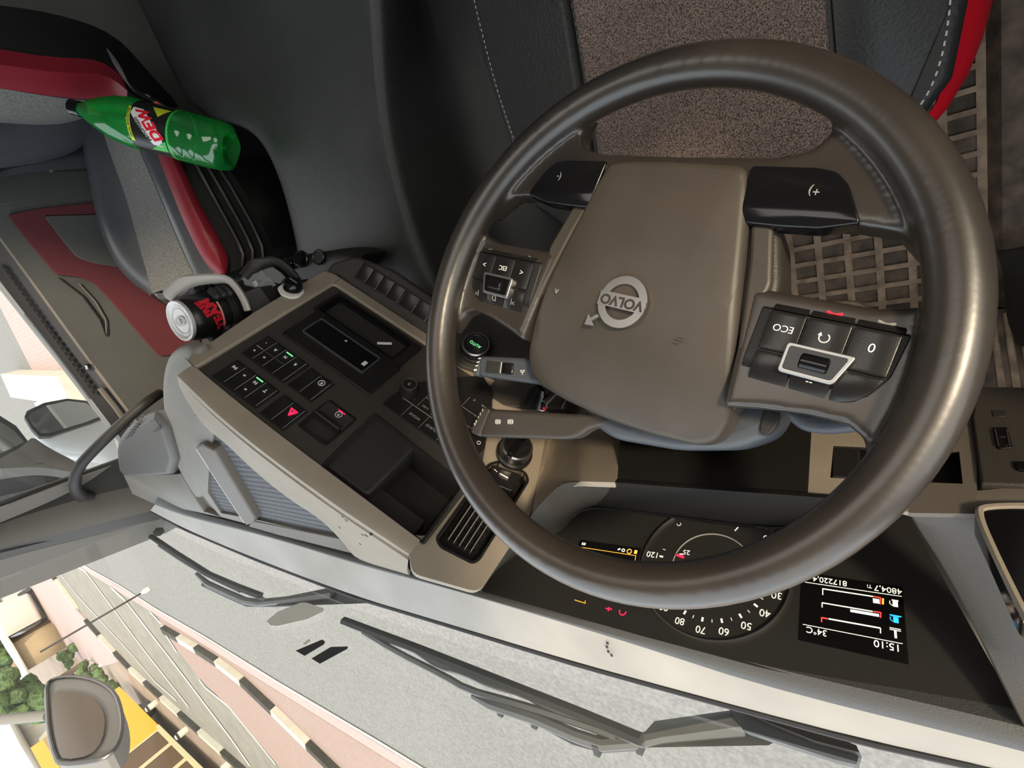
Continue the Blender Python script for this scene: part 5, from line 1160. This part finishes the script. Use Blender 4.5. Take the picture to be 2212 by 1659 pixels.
# ================================================================== OUTSIDE: MIRRORS
def mirror(nm, lab, head, gl, depth=(.10, .06, -.01), x=2.12, shell='white_plastic', arms=()):
    m_ = thing(nm, lab, 'mirror', P(*head[0], x=x))
    part('housing', slab([P(*q, x=x) for q in head], depth), 'rubber_black', m_)
    part('mirror_glass', slab([P(*q, x=x - .006) for q in gl], (.004, 0, 0)), 'mirror_glass', m_)
    return m_
mm = mirror('side_mirror', 'white-backed wing mirror nearest the passenger door window', [(53, 900), (58, 888), (95, 870), (145, 861), (190, 866), (215, 885), (234, 898), (200, 912), (110, 942), (85, 943), (68, 925)], [(60, 902), (66, 892), (100, 876), (145, 866), (185, 870), (208, 886), (222, 897), (185, 912), (112, 934), (90, 936), (74, 922)], x=2.12, depth=(.03, .01, 0))
part('mirror_shell', loft([[P(*q, x=2.14) for q in ((70, 930), (90, 944), (115, 943), (170, 924), (235, 900))], [P(*q, x=2.20) for q in ((80, 945), (98, 970), (150, 978), (215, 972), (250, 960))], [P(*q, x=2.24) for q in ((100, 972), (150, 985), (200, 990), (235, 1000), (262, 985))]], 16, between=3, thick=.03, tvec=V((.5, .5, 0))), 'van_white', mm, 'white painted back')
m2 = mirror('side_mirror', 'wing mirror at the left picture edge beyond the white-backed one', [(-260, 830), (-40, 880), (0, 898), (35, 920), (62, 955), (55, 962), (0, 990), (-300, 1090)], [(-260, 845), (-40, 895), (0, 910), (30, 930), (52, 955), (0, 980), (-300, 1070)], x=2.14, depth=(.03, .01, 0))
ab = thing('mirror_bracket', 'dark arm joining the two wing mirrors to the cab', 'bracket', P(150, 1000, x=2.05))
part('arm', loft([[P(*q, x=2.13) for q in ((-20, 1000), (50, 965), (70, 940), (90, 960))], [P(*q, x=2.10) for q in ((-20, 1030), (60, 998), (110, 985), (150, 990))], [P(*q, x=2.0) for q in ((0, 1012), (90, 1008), (150, 1020), (195, 1018))]], 14, between=2, thick=.05, tvec=V((.5, .6, 0))), 'pillar', ab)
part('bracket_foot', slab([P(*q, x=2.06) for q in ((-40, 1030), (40, 1010), (90, 1000), (150, 1008), (165, 1030), (120, 1048), (-40, 1080))], (.05, .06, 0)), 'silver_glare_leather', ab)
fmir = thing('front_mirror', 'round-edged grey kerb mirror hanging outside the windscreen by a rod', 'mirror', P(200, 1560, y=.95))
hd = [(100, 1478), (115, 1466), (150, 1461), (190, 1465), (225, 1478), (250, 1500), (262, 1535), (265, 1570), (258, 1605), (238, 1632), (200, 1645), (135, 1652), (120, 1640), (105, 1580), (101, 1520)]
fy = lambda q: P(*q, y=.95)
part('housing', slab(chaikin([fy(q) for q in hd], 1), (.03, .08, 0)), 'pillar', fmir)
part('mirror_glass', slab(chaikin([P(*q, y=.944) for q in ((110, 1496), (140, 1492), (190, 1500), (215, 1520), (228, 1550), (222, 1600), (195, 1632), (138, 1642), (126, 1625), (115, 1570))], 1), (0, .003, 0)), 'bus_glass', fmir, 'brownish reflecting glass')
part('rim', tube(chaikin([P(*q, y=.945) for q in hd], 1), .006, 8, closed=True), 'dark_metal', fmir)
part('rod', tube([P(-150, 1572, y=.97), P(0, 1555, y=.97), P(104, 1545, y=.97)], .016, 12), 'pillar', fmir)
# ================================================================== OUTSIDE: STREET
GZ0 = -1.55
def g(u, v, z=GZ0): return P(u, v, z=z)
struct('floor_2', wbox(bmesh.new(), (-40, -60, GZ0 - .1), (160, 6.2, GZ0)), 'asphalt'); bpy.data.objects['floor_2'].name = 'ground_forecourt'
bpy.data.objects['ground_forecourt'].name = 'floor_2'
struct('floor_3', wbox(bmesh.new(), (-40, 6.2, GZ0 - .1), (160, 6.45, GZ0 + .005)), 'pavers_side')
struct('floor_4', slab([V((x, y, GZ0 + .002)) for x, y in ((15.3, 6.45), (15.1, 7.3), (14.2, 8.0), (12.7, 8.4), (11.2, 9.3), (8, 10.0), (2, 10.4), (-10, 10.4), (-10, 6.45))], (0, 0, .01)), 'pavers')
struct('floor_5', wbox(bmesh.new(), (-40, 6.45, GZ0 - .1), (160, 11.2, GZ0)), 'road')
struct('floor_6', wbox(bmesh.new(), (-40, 11.2, GZ0 - .1), (160, 15.5, GZ0 + .03)), 'earth')
struct('floor_7', wbox(bmesh.new(), (-40, 15.5, GZ0 - .1), (160, 120, GZ0)), 'earth')
def kerb(label, pts, name='kerb', w=.17, h=.13, n0=0, L=.95, max_=60):
    t = thing(name, label, 'kerb', pts[0]); tot = sum((b - a).length for a, b in zip(pts, pts[1:])); n = min(max_, max(2, int(tot / L))); rp = resample(pts, n + 1)
    for i in range(n):
        a, b = rp[i], rp[i + 1]; d = (b - a).normalized(); s = V((-d.y, d.x, 0)) * w / 2; a = a + d * .01; b = b - d * .01
        bl = (i + n0) % 2; o = part('kerb_stone', slab([a - s, b - s, b + s, a + s], (0, 0, h)), 'kerb_black' if bl else 'kerb_white', t); o['label'] = 'dark kerb stone' if bl else 'white kerb stone'
    return t
kerb('black and white kerb along the paved strip nearest the truck', [V((15.0, 6.72, GZ0)), V((12, 6.6, GZ0)), V((10.5, 6.75, GZ0)), V((9.0, 7.25, GZ0)), V((7.4, 7.8, GZ0)), V((4.5, 8.9, GZ0))], n0=1, L=1.05)
kerb('black and white kerb along the far side of the road by the yellow bus', [V((27.5, 10.0, GZ0)), V((23.5, 10.9, GZ0)), V((20, 11.0, GZ0)), V((15, 11.0, GZ0)), V((9, 11.0, GZ0))], n0=1, L=1.45)
kerb('far black and white kerb beside the pavement beyond the road', [V((40, 7.2, GZ0)), V((33.5, 7.7, GZ0)), V((30.5, 8.1, GZ0)), V((28.2, 9.6, GZ0))], n0=1, L=1.9)
kerb('low white-topped kerb in front of the round-crowned trees', [P(*q, z=GZ0) for q in ((86, 1352), (105, 1382), (135, 1422), (160, 1455))], n0=0, L=3.0, w=.5)
def stripe(l, pts, w=.12):
    p = [V((q.x, q.y, GZ0 + .014)) for q in pts]; bm = bmesh.new()
    for a, b in zip(p, p[1:]):
        d = (b - a).normalized(); s = V((-d.y, d.x, 0)) * w / 2; slab([a - s, b - s, b + s, a + s], (0, 0, .008), bm)
    o = obj('road_line', bm, 'paint_white', None, loc=p[0]); tag(o, l, 'road marking', 'white lines painted on the road')
def zz(x, y): return (x / 3.325, 1160 + y / 3.325)
def zk(x, y): return (300 + x / 2.968, 1100 + y / 2.968)
stripe('thin white line across the road from the pillar, first of the lane lines', [g(*zz(*q)) for q in ((400, 100), (620, 250), (740, 410), (1000, 760), (1360, 1220))])
stripe('white lane line nearest the paved strip, running to the picture bottom', [g(*zz(*q)) for q in ((800, 360), (900, 450), (1250, 900), (1660, 1440), (1800, 1640))])
stripe('faint white lane line next to the far kerb', [g(*zz(*q)) for q in ((330, 130), (560, 420), (940, 830), (1120, 1040), (1270, 1170))], .08)
stripe('short white line angling round the near kerb end', [g(*zk(*q)) for q in ((75, 655), (150, 735), (160, 780), (245, 910))], .1)
stripe('white line along the middle of the pink paved strip', [g(*zk(*q)) for q in ((390, 1088), (430, 1140), (580, 1262), (880, 1632))], .07)
stripe('wavy white edge line where forecourt meets the pavers', [V((x, 6.12 + .05 * math.sin(x), GZ0)) for x in range(-6, 27, 3)], .05)
# pink pavement by the far road and the paving seen through the side window
struct('floor_8', slab([g(*zz(*q)) for q in ((90, 150), (250, 120), (520, 470), (600, 560), (890, 880), (660, 950), (450, 760), (180, 380))], (0, 0, .06)), 'pavers_side')
struct('floor_9', slab([V((12.5, -12, GZ0 + .002)), V((16.2, -12, GZ0 + .002)), V((15.6, -.2, GZ0 + .002)), V((15.2, .1, GZ0 + .002)), V((8, .4, GZ0 + .002)), V((8, -12, GZ0 + .002))], (0, 0, .02)), 'pavers_side')
kw = thing('boundary_wall', 'low white boundary wall seen through the passenger door window', 'wall', g(120, 800))
part('wall_block', slab([V((12.0, -.1, GZ0)), V((17.0, -.5, GZ0)), V((17.2, .1, GZ0)), V((12.0, .5, GZ0))], (0, 0, .35)), 'kerb_white', kw)
part('wall_post', wbox(bmesh.new(), (13.6, .3, GZ0), (14.0, .9, GZ0 + .5)), 'sticker', kw)
# posts
def post(l, base_, top_, r=.03, mt='dark_metal', foot=None):
    b = g(*base_); d = ray(*top_); t = (b.x - CAM.x) / d.x; tp = CAM + d * t; h = max(.4, tp.z - b.z)
    o = thing('lamp_post', l, 'post', b); part('pole', tube([b, V((b.x, b.y, b.z + h))], r, 10), mt, o)
    part('pole_foot', lathe(b, (0, 0, 1), [(r * 3, 0), (r * 3, .10), (r * 1.3, .18), (0, .18)], 16), 'paint_white', o); return o
post('thin dark pole crossing the road with a white foot at the paved strip', zz(1070, 372), zz(180, 640), .022)
post('short pole near the round mirror', zz(670, 870), zz(400, 950), .03); post('short dark pole among the plants beyond the road', zz(740, 910), zz(610, 995), .03)
for q, l in ((zz(1290, 1250), 'round white bollard on the far kerb nearest the mirror'), (zz(1600, 1470), 'square white bollard on the far kerb near the picture bottom'), (zz(1075, 1070), 'small white bollard at the far kerb by the bus corner')):
    b = g(*q) + V((0, .7, 0)); o = thing('bollard', l, 'bollard', b); part('bollard_post', lathe(b, (0, 0, 1), [(.11, 0), (.11, .30), (.08, .38), (0, .40)], 16), 'paint_white', o); part('bollard_cap', lathe(b + V((0, 0, .30)), (0, 0, 1), [(.12, 0), (.12, .05), (0, .09)], 16), 'kerb_black', o)
# yellow bus
bb0 = V((24.8, 12.3, GZ0)); bus = thing('yellow_bus', 'bright yellow bus with dark side windows parked beyond the road', 'bus', (20, 13.4, GZ0))
x0_, x1_ = 8.0, 25.0; y0_, y1_ = 12.3, 14.6; zb = GZ0 + .35; zt = GZ0 + 3.1
BS = Fr((x0_, y0_, zb), (1, 0, 0), (0, 0, 1))
H_ = zt - zb; Lb = x1_ - x0_
part('bus_body', wbox(bmesh.new(), (x0_, y0_ + .02, zb), (x1_, y1_, zt)), 'yellow_paint', bus)
wins = [rect(Lb - 4.6 - k * 1.25 - 1.05, Lb - 4.6 - k * 1.25, .12, 1.9) for k in range(9)]
part('side_panel', plate(Fr((x0_, y0_, zb), (1, 0, 0), (0, 0, 1)), rect(0, Lb, 0, H_), wins, .0, -.05), 'yellow_paint', bus)
for k, w_ in enumerate(wins):
    o = part('side_window', body_bm(BS, w_, -.02 + .06, .02, 0), 'bus_glass', bus); part('window_frame', plate(BS, inset(w_, -.10), [w_], .055, .04), 'frame_cream', o)
part('waist_band', body_bm(BS, rect(0, Lb - 4.3, -.02, .08), .07, 0), 'frame_cream', bus); part('roof_band', body_bm(BS, rect(0, Lb, 2.25, 2.40), .06, 0), 'wall_cream', bus)
for xx in (x0_ + 2.6, x1_ - 2.6): part('wheel', lathe(V((xx, y0_ - .02, GZ0 + .45)), (0, 1, 0), [(.45, 0), (.45, .28), (0, .28)], 28), 'rubber_black', bus)
part('front_window', wbox(bmesh.new(), (x1_, y0_ + .15, zb + 1.0), (x1_ + .03, y1_ - .15, zb + 2.3)), 'bus_glass', bus)
# white van and sheds in the distance
van = thing('white_van', 'small white van with black side window parked beyond the pavement', 'van', g(40, 1335))
vx, vy = 44.0, 12.8
part('van_body', body_bm(Fr((vx, vy, GZ0 + .3), (1, 0, 0), (0, 0, 1)), rnd([(-2, 0), (2.2, 0), (2.2, .9), (1.4, 1.0), (.7, 1.75), (-2, 1.8)], .2), .9, -.9, .1), 'van_white', van)
part('side_window', body_bm(Fr((vx, vy - .92, GZ0 + .3), (1, 0, 0), (0, 0, 1)), rnd([(-.9, 1.05), (1.2, 1.05), (.6, 1.6), (-.9, 1.6)], .08), .02, -.02), 'bus_glass', van)
for dx in (-1.3, 1.4): part('wheel', lathe(V((vx + dx, vy - .95, GZ0 + .36)), (0, 1, 0), [(.36, 0), (.36, .2), (0, .2)], 24), 'rubber_black', van)
def shed(nm, l, p0, p1, mt, roof):
    o = thing(nm, l, 'building', p0); part('walls', wbox(bmesh.new(), p0, p1), mt, o); part('roof', wbox(bmesh.new(), (p0[0] - .4, p0[1] - .5, p1[2]), (p1[0] + .4, p1[1] + .4, p1[2] + .25)), roof, o)
    part('doorway', wbox(bmesh.new(), (p0[0] + 1, p0[1] - .04, p0[2]), (p0[0] + 2.2, p0[1], p0[2] + 2.1)), 'bus_glass', o); part('window', wbox(bmesh.new(), (p0[0] + 3.6, p0[1] - .04, p0[2] + 1), (p0[0] + 5, p0[1], p0[2] + 2)), 'bus_glass', o)
shed('roadside_building', 'cream roadside building beyond the white van', (58, 19.5, GZ0), (68, 22, GZ0 + 3.4), 'wall_cream', 'wall_grey')
shed('roadside_building', 'low ochre shed beside the green tree', (41, 14.2, GZ0), (47, 15.8, GZ0 + 1.9), 'wall_cream', 'sticker')
shed('roadside_building', 'grey shed with dark window beyond the kerb mirror', (38.5, 18.7, GZ0), (43.5, 21, GZ0 + 3.3), 'wall_grey', 'wall_dark')
shed('roadside_building', 'long grey building farthest up the road', (74, 17, GZ0), (90, 22, GZ0 + 4), 'wall_grey', 'wall_cream')
random.seed(11)
def tree(l, x, y, h, r, kind='leafy_tree'):
    o = thing(kind, l, 'tree', (x, y, GZ0)); part('trunk', tube([V((x, y, GZ0)), V((x + .1, y, GZ0 + h * .6))], [.18, .10], 8), 'bark', o)
    bm = bmesh.new()
    for k in range(26):
        c = V((x, y, GZ0 + h * .68)) + V((random.gauss(0, .42), random.gauss(0, .42), random.gauss(0, .30))) * r; s = r * random.uniform(.28, .5)
        m_ = Matrix.Translation(c) @ Matrix.Diagonal((s, s, s * .8, 1)); bmesh.ops.create_icosphere(bm, subdivisions=2, radius=1, matrix=m_)
    for v in bm.verts: v.co += V((random.uniform(-1, 1), random.uniform(-1, 1), random.uniform(-1, 1))) * r * .05
    part('crown', bm, 'leaf', o)
tree('large green tree left of the kerb mirror', 34.5, 14.6, 3.6, 1.3); tree('small tree beyond the ochre shed', 52, 22.5, 3.4, 1.2); tree('dark green tree near the far buildings', 50, 17.0, 4.0, 1.6)
for k, q in enumerate((zz(560, 800), zz(700, 900), zz(830, 1030))):
    b = g(*q); o = thing('shrub', ('brown shrub beside the road poles', 'low shrub near the bus corner', 'small reddish shrub against the bus')[k], 'shrub', b); bm = bmesh.new()
    for j in range(10): bmesh.ops.create_icosphere(bm, subdivisions=2, radius=random.uniform(.15, .3), matrix=Matrix.Translation(b + V((random.gauss(0, .35), random.gauss(0, .3), random.uniform(.1, .7)))))
    part('foliage', bm, 'leaf', o); part('stem', tube([b, b + V((0, 0, .4))], .03, 6), 'bark', o)
# cab front below the windscreen
struct('trim_9', wbox(bmesh.new(), (-.60, .482, -1.2), (1.9, .50, .58)), 'van_white')
